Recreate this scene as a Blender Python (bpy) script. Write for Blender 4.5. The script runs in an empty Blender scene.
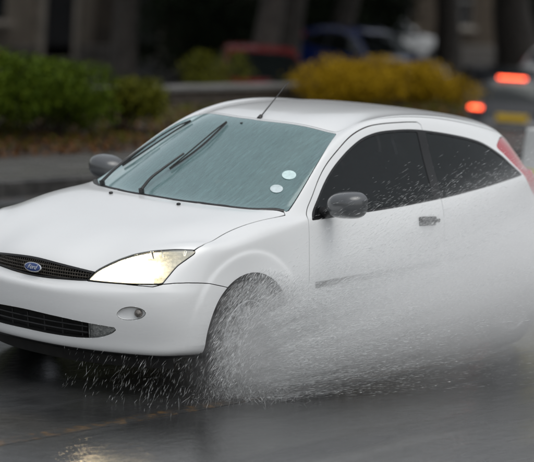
import bpy, math, random
import numpy as np

# ------------------------------------------------------------------ camera, sky, sun, exposure
scene = bpy.context.scene
col = scene.collection
PI = math.pi

def link(o):
    col.objects.link(o)
    return o

cam_d = bpy.data.cameras.new("camera")
cam = link(bpy.data.objects.new("camera", cam_d))
CAM_LOC = np.array([8.933, 8.861, 2.530])
_yaw, _pit, _rol = -2.46147, -0.12897, 0.06468
_d = np.array([math.cos(_pit) * math.cos(_yaw), math.cos(_pit) * math.sin(_yaw), math.sin(_pit)])
_r = np.cross(_d, [0, 0, 1]); _r /= np.linalg.norm(_r)
_u = np.cross(_r, _d)
_r, _u = math.cos(_rol) * _r + math.sin(_rol) * _u, -math.sin(_rol) * _r + math.cos(_rol) * _u
from mathutils import Matrix, Vector
cam.matrix_world = Matrix(((_r[0], _u[0], -_d[0], CAM_LOC[0]), (_r[1], _u[1], -_d[1], CAM_LOC[1]),
                           (_r[2], _u[2], -_d[2], CAM_LOC[2]), (0, 0, 0, 1)))
cam_d.sensor_width = 36.0
cam_d.lens = 2382.97 / 534 * 36.0
cam_d.clip_start = 0.5
cam_d.clip_end = 1500
cam_d.dof.use_dof = True
cam_d.dof.focus_distance = 12.75
cam_d.dof.aperture_fstop = 1.8
scene.camera = cam

SUN_ELEV, SUN_AZ = math.radians(70), math.radians(85)
world = bpy.data.worlds.new("World")
scene.world = world
world.use_nodes = True
wn = world.node_tree
wn.nodes.clear()
_sky = wn.nodes.new("ShaderNodeTexSky")
_sky.sky_type = 'NISHITA'
_sky.sun_disc = False
_sky.sun_elevation = SUN_ELEV
_sky.sun_rotation = PI / 2 - SUN_AZ
_sky.air_density = 1.6
_sky.dust_density = 3.0
_hs = wn.nodes.new("ShaderNodeHueSaturation")
_hs.inputs['Saturation'].default_value = 0.24
_bg = wn.nodes.new("ShaderNodeBackground")
_bg.inputs['Strength'].default_value = 0.125
_wo = wn.nodes.new("ShaderNodeOutputWorld")
wn.links.new(_sky.outputs[0], _hs.inputs['Color'])
wn.links.new(_hs.outputs[0], _bg.inputs['Color'])
wn.links.new(_bg.outputs[0], _wo.inputs['Surface'])
sun_d = bpy.data.lights.new("sun", 'SUN')
sun_d.energy = 0.8
sun_d.angle = math.radians(50)
sun_d.color = (0.99, 1.0, 0.96)
sun = link(bpy.data.objects.new("sun", sun_d))
_sv = Vector((math.cos(SUN_ELEV) * math.cos(SUN_AZ), math.cos(SUN_ELEV) * math.sin(SUN_AZ), math.sin(SUN_ELEV)))
sun.rotation_euler = _sv.to_track_quat('Z', 'Y').to_euler()
sun.location = (0, 0, 30)

vs = scene.view_settings
vs.view_transform = 'Standard'
vs.look = 'None'
vs.exposure = 0.06
vs.gamma = 1.0
vs.use_curve_mapping = False
scene.cycles.use_denoising = True
scene.cycles.max_bounces = 12
scene.cycles.diffuse_bounces = 3
scene.cycles.glossy_bounces = 4
scene.cycles.use_adaptive_sampling = True
scene.cycles.adaptive_threshold = 0.015
scene.cycles.transparent_max_bounces = 24
scene.cycles.volume_bounces = 10
scene.cycles.volume_step_rate = 1.5
scene.cycles.volume_max_steps = 96
scene.cycles.sample_clamp_indirect = 6.0

rng = np.random.default_rng(7)
random.seed(7)

# ------------------------------------------------------------------ materials
MATS = {}
def mat(name, base=(0.5, 0.5, 0.5), rough=0.5, metal=0.0, **kw):
    if name in MATS:
        return MATS[name]
    m = bpy.data.materials.new(name)
    m.use_nodes = True
    b = m.node_tree.nodes["Principled BSDF"]
    b.inputs['Base Color'].default_value = (*base, 1)
    b.inputs['Roughness'].default_value = rough
    b.inputs['Metallic'].default_value = metal
    for k, v in kw.items():
        b.inputs[k.replace('_', ' ')].default_value = v
    MATS[name] = m
    return m

class NT:
    """small helper to wire node trees"""
    def __init__(s, m):
        s.t = m.node_tree
        s.b = s.t.nodes.get("Principled BSDF")
        s.out = s.t.nodes.get("Material Output")
    def n(s, typ, **kw):
        x = s.t.nodes.new(typ)
        for k, v in kw.items():
            if k.startswith('i_'):
                x.inputs[k[2:].replace('_', ' ')].default_value = v
            else:
                setattr(x, k, v)
        return x
    def l(s, a, b):
        s.t.links.new(a, b)
    def coords(s, kind='Object', scale=(1, 1, 1)):
        tc = s.n("ShaderNodeTexCoord")
        mp = s.n("ShaderNodeMapping")
        mp.inputs['Scale'].default_value = scale
        s.l(tc.outputs[kind], mp.inputs[0])
        return mp.outputs[0]
    def noise(s, vec, scale, detail=4, rough=0.5, dist=0.0):
        x = s.n("ShaderNodeTexNoise")
        x.inputs['Scale'].default_value = scale
        x.inputs['Detail'].default_value = detail
        x.inputs['Roughness'].default_value = rough
        x.inputs['Distortion'].default_value = dist
        s.l(vec, x.inputs['Vector'])
        return x.outputs['Fac']
    def ramp(s, fac, stops):
        x = s.n("ShaderNodeValToRGB")
        e = x.color_ramp.elements
        while len(e) < len(stops):
            e.new(0.5)
        for el, (p, c) in zip(e, stops):
            el.position = p
            el.color = (*c, 1) if not np.isscalar(c) else (c, c, c, 1)
        s.l(fac, x.inputs[0])
        return x.outputs[0]
    def bump(s, h, strength=0.3, dist=0.01, target=None):
        x = s.n("ShaderNodeBump")
        x.inputs['Strength'].default_value = strength
        x.inputs['Distance'].default_value = dist
        s.l(h, x.inputs['Height'])
        s.l(x.outputs[0], (target or s.b).inputs['Normal'])
        return x
    def math(s, op, a, b=None, clamp=False):
        x = s.n("ShaderNodeMath", operation=op)
        x.use_clamp = clamp
        for i, v in enumerate((a, b)):
            if v is None:
                continue
            if np.isscalar(v):
                x.inputs[i].default_value = v
            else:
                s.l(v, x.inputs[i])
        return x.outputs[0]

def noisy(name, c1, c2, scale=8, rough=0.6, bump=0.0, bscale=None, detail=5, metal=0.0, p=(0.35, 0.65), dist=0.01, r2=None):
    """two-tone procedural material with optional relief"""
    if name in MATS:
        return MATS[name]
    m = mat(name, c1, rough, metal)
    t = NT(m)
    v = t.coords()
    f = t.noise(v, scale, detail)
    t.l(t.ramp(f, [(p[0], c1), (p[1], c2)]), t.b.inputs['Base Color'])
    if r2 is not None:
        t.l(t.ramp(f, [(0.35, rough), (0.65, r2)]), t.b.inputs['Roughness'])
    if bump:
        t.bump(t.noise(v, bscale or scale * 4, 6), bump, dist)
    return m

# ------------------------------------------------------------------ mesh helpers
def tag(o, label=None, cat=None, group=None, kind=None):
    if label: o["label"] = label
    if cat: o["category"] = cat
    if group: o["group"] = group
    if kind: o["kind"] = kind
    return o

def empty(name, loc=(0, 0, 0), rz=0.0):
    o = link(bpy.data.objects.new(name, None))
    o.empty_display_size = 0.2
    o.location = loc
    o.rotation_euler = (0, 0, rz)
    return o

def np_mesh(name, V, faces, N=None, smooth=True):
    """faces: (m,3) or (m,4) array, or list of arrays"""
    me = bpy.data.meshes.new(name)
    fl = faces if isinstance(faces, (list, tuple)) else [faces]
    fl = [np.asarray(f, dtype=np.int32) for f in fl if len(f)]
    V = np.asarray(V, dtype=np.float32)
    me.vertices.add(len(V))
    me.vertices.foreach_set("co", V.ravel())
    tot = sum(f.size for f in fl)
    cnt = sum(len(f) for f in fl)
    me.loops.add(tot)
    me.loops.foreach_set("vertex_index", np.concatenate([f.ravel() for f in fl]))
    me.polygons.add(cnt)
    sizes = np.concatenate([np.full(len(f), f.shape[1]) for f in fl])
    starts = np.concatenate([[0], np.cumsum(sizes)[:-1]])
    me.polygons.foreach_set("loop_start", starts.astype(np.int32))
    me.polygons.foreach_set("use_smooth", np.full(cnt, smooth))
    me.update(calc_edges=True)
    me.validate()
    if N is not None:
        me.normals_split_custom_set_from_vertices(np.asarray(N, dtype=np.float32).tolist())
    return me

def obj(name, me, material=None, parent=None, loc=None):
    o = link(bpy.data.objects.new(name, me))
    if material is not None:
        me.materials.append(material)
    if parent is not None:
        o.parent = parent
    if loc is not None:
        o.location = loc
    return o

class MB:
    """collects simple shapes into one mesh"""
    def __init__(s):
        s.v = []; s.f = []; s.n = 0
    def add(s, V, F):
        V = np.asarray(V, float)
        s.v.append(V)
        s.f += [tuple(int(i) + s.n for i in f) for f in F]
        s.n += len(V)
        return s
    def box(s, c, size, rot=None, taper=None, bev=0.0):
        hx, hy, hz = [q / 2 for q in size]
        if bev > 0:
            b = min(bev, hx * .9, hy * .9, hz * .9)
            V = []; ids = {}
            for sx in (-1, 1):
                for sy in (-1, 1):
                    for sz in (-1, 1):
                        for ax in range(3):
                            p = [sx * hx, sy * hy, sz * hz]
                            for k in range(3):
                                if k != ax:
                                    p[k] -= (sx, sy, sz)[k] * b
                            ids[(sx, sy, sz, ax)] = len(V); V.append(p)
            F = []
            def q(*k): F.append([ids[a] for a in k])
            for sg in (-1, 1):
                for ax in range(3):
                    o1, o2 = [k for k in range(3) if k != ax]
                    def key(a, b_, axx):
                        t = [0, 0, 0]; t[ax] = sg; t[o1] = a; t[o2] = b_
                        return (*t, axx)
                    loop = [key(-1, -1, ax), key(1, -1, ax), key(1, 1, ax), key(-1, 1, ax)]
                    F.append([ids[k] for k in loop])
            for ax in range(3):
                o1, o2 = [k for k in range(3) if k != ax]
                for a in (-1, 1):
                    for b_ in (-1, 1):
                        def key(e, axx):
                            t = [0, 0, 0]; t[ax] = e; t[o1] = a; t[o2] = b_
                            return (*t, axx)
                        q(key(-1, o1), key(1, o1), key(1, o2), key(-1, o2))
            for sx in (-1, 1):
                for sy in (-1, 1):
                    for sz in (-1, 1):
                        q((sx, sy, sz, 0), (sx, sy, sz, 1), (sx, sy, sz, 2))
            V = np.array(V)
            F2 = []
            for f in F:
                P = V[f]
                nrm = np.cross(P[1] - P[0], P[2] - P[0])
                F2.append(f if nrm @ P.mean(0) > 0 else f[::-1])
            F = F2
        else:
            V = np.array([(x * hx, y * hy, z * hz) for z in (-1, 1) for y in (-1, 1) for x in (-1, 1)])
            F = [(0, 2, 3, 1), (4, 5, 7, 6), (0, 1, 5, 4), (2, 6, 7, 3), (0, 4, 6, 2), (1, 3, 7, 5)]
        if taper:
            V[V[:, 2] > 0, 0] *= taper[0]; V[V[:, 2] > 0, 1] *= taper[1]
        if rot is not None:
            R = np.array(Matrix.Rotation(rot[2], 3, 'Z') @ Matrix.Rotation(rot[1], 3, 'Y') @ Matrix.Rotation(rot[0], 3, 'X'))
            V = V @ R.T
        return s.add(V + np.asarray(c, float), F)
    def tube(s, pts, rad, n=8, cap=True):
        pts = np.asarray(pts, float)
        rad = np.broadcast_to(np.asarray(rad, float), (len(pts),))
        T = np.gradient(pts, axis=0)
        T /= np.linalg.norm(T, axis=1)[:, None] + 1e-12
        a = np.array([0, 0, 1.0]) if abs(T[0][2]) < .9 else np.array([1.0, 0, 0])
        V = []
        for p, t, r in zip(pts, T, rad):
            u = a - t * (a @ t); u /= np.linalg.norm(u) + 1e-12
            w = np.cross(t, u); a = u
            for k in range(n):
                th = 2 * PI * k / n
                V.append(p + r * (math.cos(th) * u + math.sin(th) * w))
        F = []
        for i in range(len(pts) - 1):
            for k in range(n):
                k2 = (k + 1) % n
                F.append((i * n + k, i * n + k2, (i + 1) * n + k2, (i + 1) * n + k))
        if cap:
            F.append(tuple(range(n))[::-1]); F.append(tuple((len(pts) - 1) * n + k for k in range(n)))
        return s.add(V, F)
    def lathe(s, prof, n=32, M=None, closed=False):
        """prof: (r, h) pairs round local Z; M: 4x4"""
        V = []; F = []
        m = len(prof)
        for k in range(n):
            th = 2 * PI * k / n
            for r, h in prof:
                V.append((r * math.cos(th), r * math.sin(th), h))
        for k in range(n):
            k2 = (k + 1) % n
            for i in range(m - (0 if closed else 1)):
                i2 = (i + 1) % m
                F.append((k * m + i, k2 * m + i, k2 * m + i2, k * m + i2))
        V = np.array(V)
        if M is not None:
            A = np.array(M)
            V = V @ A[:3, :3].T + A[:3, 3]
        return s.add(V, F)
    def prism(s, poly, axis, a, b):
        """2D polygon extruded along axis ('x','y','z') from a to b"""
        n = len(poly)
        V = []
        for h in (a, b):
            for p, q in poly:
                V.append({'x': (h, p, q), 'y': (p, h, q), 'z': (p, q, h)}[axis])
        F = [tuple(range(n))[::-1], tuple(range(n, 2 * n))] + [(k, (k + 1) % n, n + (k + 1) % n, n + k) for k in range(n)]
        return s.add(V, F)
    def mesh(s, name, smooth=False):
        me = bpy.data.meshes.new(name)
        V = np.concatenate(s.v)
        me.from_pydata(V.tolist(), [], s.f)
        me.update()
        if smooth:
            me.polygons.foreach_set("use_smooth", np.ones(len(me.polygons), bool))
            try:
                me.set_sharp_from_angle(angle=math.radians(smooth if smooth is not True else 40))
            except Exception:
                pass
        return me
    def build(s, name, material, parent=None, loc=None, smooth=False):
        return obj(name, s.mesh(name, smooth), material, parent, loc)

def spline(pts, n=8, closed=True):
    """Catmull-Rom through 2D/3D points"""
    P = np.asarray(pts, float)
    out = []
    m = len(P)
    for i in range(m if closed else m - 1):
        if closed:
            a, b, c, d = P[(i - 1) % m], P[i], P[(i + 1) % m], P[(i + 2) % m]
        else:
            b, c = P[i], P[i + 1]
            a = P[i - 1] if i > 0 else 2 * b - c
            d = P[i + 2] if i + 2 < m else 2 * c - b
        for t in np.linspace(0, 1, n, endpoint=False):
            out.append(.5 * ((2 * b) + (c - a) * t + (2 * a - 5 * b + 4 * c - d) * t * t + (3 * b - 3 * c + d - a) * t ** 3))
    if not closed:
        out.append(P[-1])
    return np.array(out)

def chain(*segs):
    """join polyline pieces into one closed polygon"""
    return np.concatenate([np.asarray(s, float) for s in segs])

def sdf(P, poly):
    """signed distance of 2D points to a closed polygon (negative inside); far points get a big value"""
    poly = np.asarray(poly, float)
    lo, hi = poly.min(0) - .06, poly.max(0) + .06
    m = ((P > lo) & (P < hi)).all(1)
    out = np.full(len(P), 1.0)
    Q = P[m]
    if len(Q) == 0:
        return out
    best = np.full(len(Q), 1e9)
    ins = np.zeros(len(Q), bool)
    for i in range(len(poly)):
        a, b = poly[i], poly[(i + 1) % len(poly)]
        e = b - a
        l2 = e @ e
        if l2 < 1e-14:
            continue
        t = np.clip(((Q - a) @ e) / l2, 0, 1)
        dd = ((Q - a - t[:, None] * e) ** 2).sum(1)
        best = np.minimum(best, dd)
        c = (a[1] > Q[:, 1]) != (b[1] > Q[:, 1])
        with np.errstate(divide='ignore', invalid='ignore'):
            xx = a[0] + (Q[:, 1] - a[1]) / (b[1] - a[1]) * e[0]
        ins ^= c & (Q[:, 0] < xx)
    dist = np.sqrt(best)
    out[m] = np.where(ins, -dist, dist)
    return out

class Tri:
    """triangle mesh with normals, cut by scalar fields"""
    def __init__(s, V, N, F):
        s.V, s.N, s.F = V, N, F
    def compact(s):
        used = np.unique(s.F)
        mp = np.full(len(s.V), -1); mp[used] = np.arange(len(used))
        return Tri(s.V[used], s.N[used], mp[s.F])
    def keep(s, f):
        """part with f <= 0"""
        f = np.where(np.abs(f) < 2e-4, 0.0, f)
        F = s.F
        g = f[F]
        pos = g > 0
        npos = pos.sum(1)
        inside = F[npos == 0]
        zero_all = (g[npos == 0] == 0).all(1)
        inside = inside[~zero_all]
        mix = (npos > 0) & (g.min(1) < 0)
        Fm = F[mix]; gm = g[mix]; pm = pos[mix]
        if len(Fm) == 0:
            return Tri(s.V, s.N, inside).compact() if len(inside) else None
        # rotate so the odd vertex comes first
        one = pm.sum(1)
        newF = []; edges = []
        nv = len(s.V)
        def cut_id(a, b):
            edges.append(np.stack([a, b], 1))
            return None
        # case A: one positive -> quad ; case B: two positive -> tri
        Aidx = np.where(one == 1)[0]; Bidx = np.where(one == 2)[0]
        def rot(Fx, px, val):
            k = np.argmax(px == val, 1)
            r = np.arange(len(Fx))
            return Fx[r, k], Fx[r, (k + 1) % 3], Fx[r, (k + 2) % 3]
        a0, a1, a2 = rot(Fm[Aidx], pm[Aidx], True)
        b0, b1, b2 = rot(Fm[Bidx], pm[Bidx], False)
        E = np.concatenate([np.stack([a0, a1], 1), np.stack([a0, a2], 1), np.stack([b0, b1], 1), np.stack([b0, b2], 1)])
        Es = np.sort(E, 1)
        U, inv = np.unique(Es, axis=0, return_inverse=True)
        inv = inv.ravel()
        fa, fb = f[U[:, 0]], f[U[:, 1]]
        t = (fa / (fa - fb))[:, None]
        NV = s.V[U[:, 0]] * (1 - t) + s.V[U[:, 1]] * t
        NN = s.N[U[:, 0]] * (1 - t) + s.N[U[:, 1]] * t
        NN /= np.linalg.norm(NN, axis=1)[:, None] + 1e-12
        ids = nv + inv
        na, nb = len(Aidx), len(Bidx)
        e01, e02 = ids[:na], ids[na:2 * na]
        h01, h02 = ids[2 * na:2 * na + nb], ids[2 * na + nb:]
        newF = [inside, np.stack([e01, a1, a2], 1), np.stack([e01, a2, e02], 1), np.stack([b0, h01, h02], 1)]
        FF = np.concatenate(newF)
        FF = FF[(FF[:, 0] != FF[:, 1]) & (FF[:, 1] != FF[:, 2]) & (FF[:, 0] != FF[:, 2])]
        return Tri(np.concatenate([s.V, NV]), np.concatenate([s.N, NN]), FF).compact()
    def split(s, fun, gap=0.004):
        f = fun(s.V)
        a = s.keep(f + gap / 2)
        b = s.keep(-f + gap / 2)
        return a, b
    def offset(s, d):
        return Tri(s.V + s.N * d, s.N.copy(), s.F)
    def mirror(s):
        V = s.V * [1, -1, 1]; N = s.N * [1, -1, 1]
        return Tri(V, N, s.F[:, ::-1])
    def both(s):
        """whole part across the centre line"""
        m = s.mirror()
        V = np.concatenate([s.V, m.V]); N = np.concatenate([s.N, m.N]); F = np.concatenate([s.F, m.F + len(s.V)])
        c = np.abs(V[:, 1]) < 1e-6
        idx = np.arange(len(V))
        half = len(s.V)
        second = np.where(c)[0]; second = second[second >= half]
        idx[second] = second - half
        N[c, 1] = 0
        return Tri(V, N, idx[F]).compact()
    def boundary(s):
        E = np.concatenate([s.F[:, [0, 1]], s.F[:, [1, 2]], s.F[:, [2, 0]]])
        Es = np.sort(E, 1)
        U, i, c = np.unique(Es, axis=0, return_index=True, return_counts=True)
        B = E[i[c == 1]]
        on = (np.abs(s.V[B[:, 0], 1]) < 1e-6) & (np.abs(s.V[B[:, 1], 1]) < 1e-6)
        return B[~on]
    def arrays(s, flange=0.012):
        V, N, F = s.V, s.N, s.F
        if flange:
            B = s.boundary()
            if len(B):
                ed = V[B[:, 1]] - V[B[:, 0]]
                fn = np.cross(ed, (N[B[:, 0]] + N[B[:, 1]]) / 2)
                fn /= np.linalg.norm(fn, axis=1)[:, None] + 1e-12
                u, inv = np.unique(B, return_inverse=True)
                inv = inv.reshape(B.shape)
                acc = np.zeros((len(u), 3))
                np.add.at(acc, inv[:, 0], fn); np.add.at(acc, inv[:, 1], fn)
                acc /= np.linalg.norm(acc, axis=1)[:, None] + 1e-12
                n0 = len(V); k = len(u)
                # a tiny rounded lip, then the flange
                Va = V[u]; Vb = V[u] + acc * 0.0 - N[u] * flange
                Nm = acc + N[u]; Nm /= np.linalg.norm(Nm, axis=1)[:, None] + 1e-12
                V = np.concatenate([V, Va, Vb]); N = np.concatenate([N, Nm, acc])
                a, b = inv[:, 0] + n0, inv[:, 1] + n0
                Q = np.concatenate([np.stack([b, a, a + k], 1), np.stack([b, a + k, b + k], 1)])
                F = np.concatenate([F, Q])
        return V, N, F
    def obj(s, name, material, parent=None, flange=0.005):
        V, N, F = s.arrays(flange)
        return obj(name, np_mesh(name, V, F, N), material, parent)

# ------------------------------------------------------------------ Catmull-Clark
def cc(V, Q):
    nv = len(V)
    E = np.concatenate([Q[:, [0, 1]], Q[:, [1, 2]], Q[:, [2, 3]], Q[:, [3, 0]]])
    Es = np.sort(E, 1)
    key = Es[:, 0].astype(np.int64) * nv + Es[:, 1]
    U, inv, cnt = np.unique(key, return_inverse=True, return_counts=True)
    ea, eb = (U // nv).astype(int), (U % nv).astype(int)
    nq = len(Q)
    fp = V[Q].mean(1)
    fid = np.tile(np.arange(nq), 4)
    esum = np.zeros((len(U), 3)); np.add.at(esum, inv, fp[fid])
    mid = (V[ea] + V[eb]) / 2
    bd = cnt == 1
    ep = np.where(bd[:, None], mid, (V[ea] + V[eb] + esum) / 4)
    val = np.zeros(nv); np.add.at(val, ea, 1); np.add.at(val, eb, 1)
    R = np.zeros((nv, 3)); np.add.at(R, ea, mid); np.add.at(R, eb, mid)
    fs = np.zeros((nv, 3)); fc = np.zeros(nv)
    for k in range(4):
        np.add.at(fs, Q[:, k], fp); np.add.at(fc, Q[:, k], 1)
    n = val[:, None]
    vp = (fs / fc[:, None] + 2 * R / n + (n - 3) * V) / n
    bs = np.zeros((nv, 3)); bc = np.zeros(nv)
    np.add.at(bs, ea[bd], V[eb[bd]]); np.add.at(bs, eb[bd], V[ea[bd]])
    np.add.at(bc, ea[bd], 1); np.add.at(bc, eb[bd], 1)
    isb = bc > 0
    vp[isb] = .75 * V[isb] + .125 * bs[isb]
    NV = np.concatenate([vp, ep, fp])
    e = (inv + nv).reshape(4, nq)
    f0 = np.arange(nq) + nv + len(U)
    NQ = np.concatenate([np.stack([Q[:, k], e[k], f0, e[(k + 3) % 4]], 1) for k in range(4)])
    return NV, NQ

# ------------------------------------------------------------------ hatchback body surface
# coordinates: x rearward from the nose, y to the car's left, z up
def body_cage():
    T = [  # per station: belt, side glass, rail, inner rail, .., centre
        [(.520, .800, .765), (.470, .742, .792), (.365, .640, .786), (.235, .490, .728), (.140, .360, .676), (.084, .190, .690), (.074, 0, .692)],
        [(.680, .828, .792), (.640, .770, .828), (.570, .690, .834), (.470, .540, .838), (.400, .370, .822), (.365, .190, .816), (.360, 0, .815)],
        [(.900, .830, .822), (.880, .778, .872), (.830, .700, .896), (.760, .555, .906), (.720, .380, .902), (.700, .190, .900), (.695, 0, .900)],
        [(1.150, .820, .855), (1.130, .775, .908), (1.110, .705, .934), (1.040, .590, .948), (.950, .410, .949), (.920, .200, .950), (.915, 0, .950)],
        [(1.420, .808, .885), (1.400, .768, .930), (1.325, .718, .975), (1.225, .632, .968), (1.110, .430, .972), (1.065, .210, .976), (1.055, 0, .977)],
        [(1.750, .800, .903), (1.690, .738, 1.030), (1.565, .670, 1.130), (1.475, .592, 1.100), (1.370, .410, 1.115), (1.325, .205, 1.122), (1.312, 0, 1.124)],
        [(2.100, .797, .913), (2.040, .700, 1.135), (1.860, .616, 1.298), (1.745, .548, 1.260), (1.655, .390, 1.280), (1.612, .195, 1.289), (1.598, 0, 1.291)],
        [(2.450, .795, .926), (2.400, .684, 1.190), (2.170, .596, 1.386), (2.010, .520, 1.372), (1.915, .375, 1.394), (1.870, .190, 1.402), (1.855, 0, 1.404)],
        [(2.800, .792, .944), (2.760, .684, 1.190), (2.520, .592, 1.418), (2.370, .498, 1.428), (2.330, .360, 1.440), (2.310, .180, 1.448), (2.300, 0, 1.450)],
        [(3.100, .786, .968), (3.090, .684, 1.185), (2.920, .590, 1.398), (2.850, .490, 1.430), (2.850, .350, 1.443), (2.850, .180, 1.450), (2.850, 0, 1.452)],
        [(3.350, .776, .995), (3.350, .684, 1.165), (3.300, .592, 1.335), (3.330, .485, 1.385), (3.370, .340, 1.402), (3.380, .170, 1.409), (3.380, 0, 1.411)],
        [(3.580, .760, 1.030), (3.600, .690, 1.120), (3.620, .615, 1.225), (3.700, .500, 1.300), (3.770, .340, 1.330), (3.795, .170, 1.338), (3.800, 0, 1.340)],
        [(3.740, .738, 1.040), (3.800, .668, 1.090), (3.860, .585, 1.140), (3.930, .460, 1.165), (3.965, .330, 1.175), (3.980, .170, 1.178), (3.985, 0, 1.180)],
        [(3.850, .715, 1.040), (3.945, .645, 1.030), (4.015, .550, 1.015), (4.060, .440, 1.003), (4.083, .320, .997), (4.095, .170, .992), (4.100, 0, .990)],
    ]
    T = [t[::-1] for t in T]          # j=0 centre .. 6 belt
    NS, NJ = len(T), 7
    front = {  # rows below the leading edge, f0 centre .. f6 corner
        1: [(.056, 0, .588), (.066, .2, .590), (.108, .375, .604), (.165, .525, .609), (.235, .655, .616), (.325, .757, .626), (.490, .826, .640)],
        2: [(.016, 0, .553), (.028, .2, .554), (.072, .385, .560), (.136, .54, .565), (.213, .672, .570), (.310, .775, .576), (.480, .835, .584)],
        3: [(.004, 0, .500), (.016, .2, .500), (.061, .39, .503), (.126, .545, .507), (.205, .68, .512), (.303, .782, .518), (.475, .840, .525)],
        4: [(.006, 0, .405), (.018, .2, .405), (.060, .39, .405), (.124, .545, .408), (.203, .681, .411), (.302, .784, .416), (.475, .843, .422)],
        5: [(.022, 0, .292), (.033, .2, .292), (.073, .385, .294), (.135, .54, .297), (.213, .675, .300), (.312, .778, .305), (.478, .838, .310)],
        6: [(.044, 0, .236), (.055, .2, .236), (.095, .38, .238), (.154, .532, .240), (.230, .665, .243), (.325, .765, .247), (.490, .820, .252)],
        7: [(.160, 0, .205), (.165, .2, .205), (.195, .36, .207), (.245, .50, .210), (.315, .62, .212), (.400, .70, .215), (.520, .740, .218)],
    }
    rear_dx = {1: (.045, .80), 2: (.062, .67), 3: (.090, .575), 4: (.095, .44), 5: (.075, .33), 6: (.03, .262), 7: (-.12, .245)}
    cornerR = {1: (3.93, .775, .80), 2: (3.965, .79, .67), 3: (3.985, .80, .565), 4: (3.985, .80, .44), 5: (3.97, .79, .33), 6: (3.94, .76, .262), 7: (3.86, .68, .245)}
    def side(x, r, z0):
        z = {1: z0 - .40 * (z0 - .48), 2: z0 - .68 * (z0 - .48), 3: .505, 4: .405, 5: .295, 6: .225, 7: .205}[r]
        y = .848 - .60 * max(0, z - .58) ** 2 - .55 * max(0, .42 - z) ** 1.5
        tp = 1 - .055 * max(0, (x - 2.9) / 1.0) ** 2
        if x < 1.3:
            tp = 1 - .012 * ((1.3 - x) / .8) ** 2
        if r == 7:
            y = .72
        return (x, y * tp, z)
    V = []; idx = {}
    def vid(key, p):
        if key not in idx:
            idx[key] = len(V); V.append(p)
        return idx[key]
    tid = [[vid(('T', i, j), T[i][j]) for j in range(NJ)] for i in range(NS)]
    ring = [('f', j) for j in range(NJ)] + [('s', i) for i in range(1, NS - 1)] + [('r', j) for j in range(NJ - 1, -1, -1)]
    cols = []
    for kind, k in ring:
        c = []
        for r in range(8):
            if kind == 'f':
                c.append(tid[0][k] if r == 0 else vid(('L', kind, k, r), front[r][k]))
            elif kind == 's':
                x, y, z0 = T[k][6]
                c.append(tid[k][6] if r == 0 else vid(('L', kind, k, r), side(x, r, z0)))
            else:
                if r == 0:
                    c.append(tid[NS - 1][k])
                elif k == 6:
                    c.append(vid(('L', kind, k, r), cornerR[r]))
                else:
                    bx, by, bz = T[NS - 1][k]
                    c.append(vid(('L', kind, k, r), (bx + rear_dx[r][0], by * 1.06, rear_dx[r][1])))
        cols.append(c)
    Q = []
    for i in range(NS - 1):
        for j in range(NJ - 1):
            Q.append((tid[i][j], tid[i][j + 1], tid[i + 1][j + 1], tid[i + 1][j]))
    for a, b in zip(cols[:-1], cols[1:]):
        for r in range(7):
            Q.append((a[r], a[r + 1], b[r + 1], b[r]))
    V = np.array(V, float); Q = np.array(Q)
    # draw the tail in above the waist
    k = np.clip((V[:, 2] - .55) / .40, 0, 1) * (V[:, 0] > 3.58)
    V[:, 0] -= k * .20 * (V[:, 0] - 3.58)
    # mirror into a whole cage
    n = len(V)
    cen = np.abs(V[:, 1]) < 1e-9
    mp = np.where(cen, np.arange(n), -1)
    mp[~cen] = n + np.arange((~cen).sum())
    V2 = np.concatenate([V, V[~cen] * [1, -1, 1]])
    Q2 = np.concatenate([Q, mp[Q][:, ::-1]])
    return V2, Q2

def flares(V):
    """raised arches round both wheels and a soft swage along the doors"""
    V = V.copy()
    x, y, z = V[:, 0], V[:, 1], V[:, 2]
    s = np.sign(y)
    ay = np.abs(y)
    for cx, R in ((.862, .462), (3.478, .455)):
        r = np.hypot(x - cx, z - .31)
        w = 1 / (1 + np.exp((r - R) / .006))
        w *= np.clip((ay - .70) / .06, 0, 1) * np.clip((x - cx + .52) / .14, 0, 1) * np.clip((z - .20) / .1, 0, 1)
        fade = 1 - .55 * np.clip((r - .36) / .12, 0, 1)
        V[:, 1] += s * .017 * w * fade
    return V

_V, _Q = body_cage()
_tgt = _V.copy()
for _it in range(7):
    _v, _q = cc(_V, _Q)
    _v, _q = cc(_v, _q)
    _V = _V + .9 * (_tgt - _v[:len(_V)])
    _V[np.abs(_tgt[:, 1]) < 1e-9, 1] = 0
CAGE = (_V, _Q)

def master(level, shape=None):
    V, Q = CAGE
    V = V.copy()
    for _ in range(level):
        V, Q = cc(V, Q)
    V[np.abs(V[:, 1]) < 1e-6, 1] = 0
    V = flares(V)
    if shape:
        V = shape(V)
    F = np.concatenate([Q[:, [0, 1, 2]], Q[:, [0, 2, 3]]])
    L = V.copy()
    # local car frame: +X forward, origin on the ground under the middle of the car
    L[:, 0] = 2.05 - V[:, 0]
    fn = np.cross(L[F[:, 1]] - L[F[:, 0]], L[F[:, 2]] - L[F[:, 0]])
    N = np.zeros_like(L)
    for k in range(3):
        np.add.at(N, F[:, k], fn)
    N /= np.linalg.norm(N, axis=1)[:, None] + 1e-12
    c = L[:, :] - [0, 0, .6]
    if (N * c).sum() < 0:
        N = -N; F = F[:, ::-1]
    cen = V[F, 1].min(1) >= -1e-7
    return Tri(L, N, F[cen]).compact()

def X(V):           # rearward distance from the nose, from local coordinates
    return 2.05 - V[:, 0]
def side2(V):
    return np.stack([X(V), V[:, 2]], 1)
def top2(V):
    return np.stack([X(V), V[:, 1]], 1)
def diag2(V):
    return np.stack([X(V) + V[:, 1], V[:, 2]], 1)
def front2(V):
    return np.stack([V[:, 1], V[:, 2]], 1)

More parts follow.
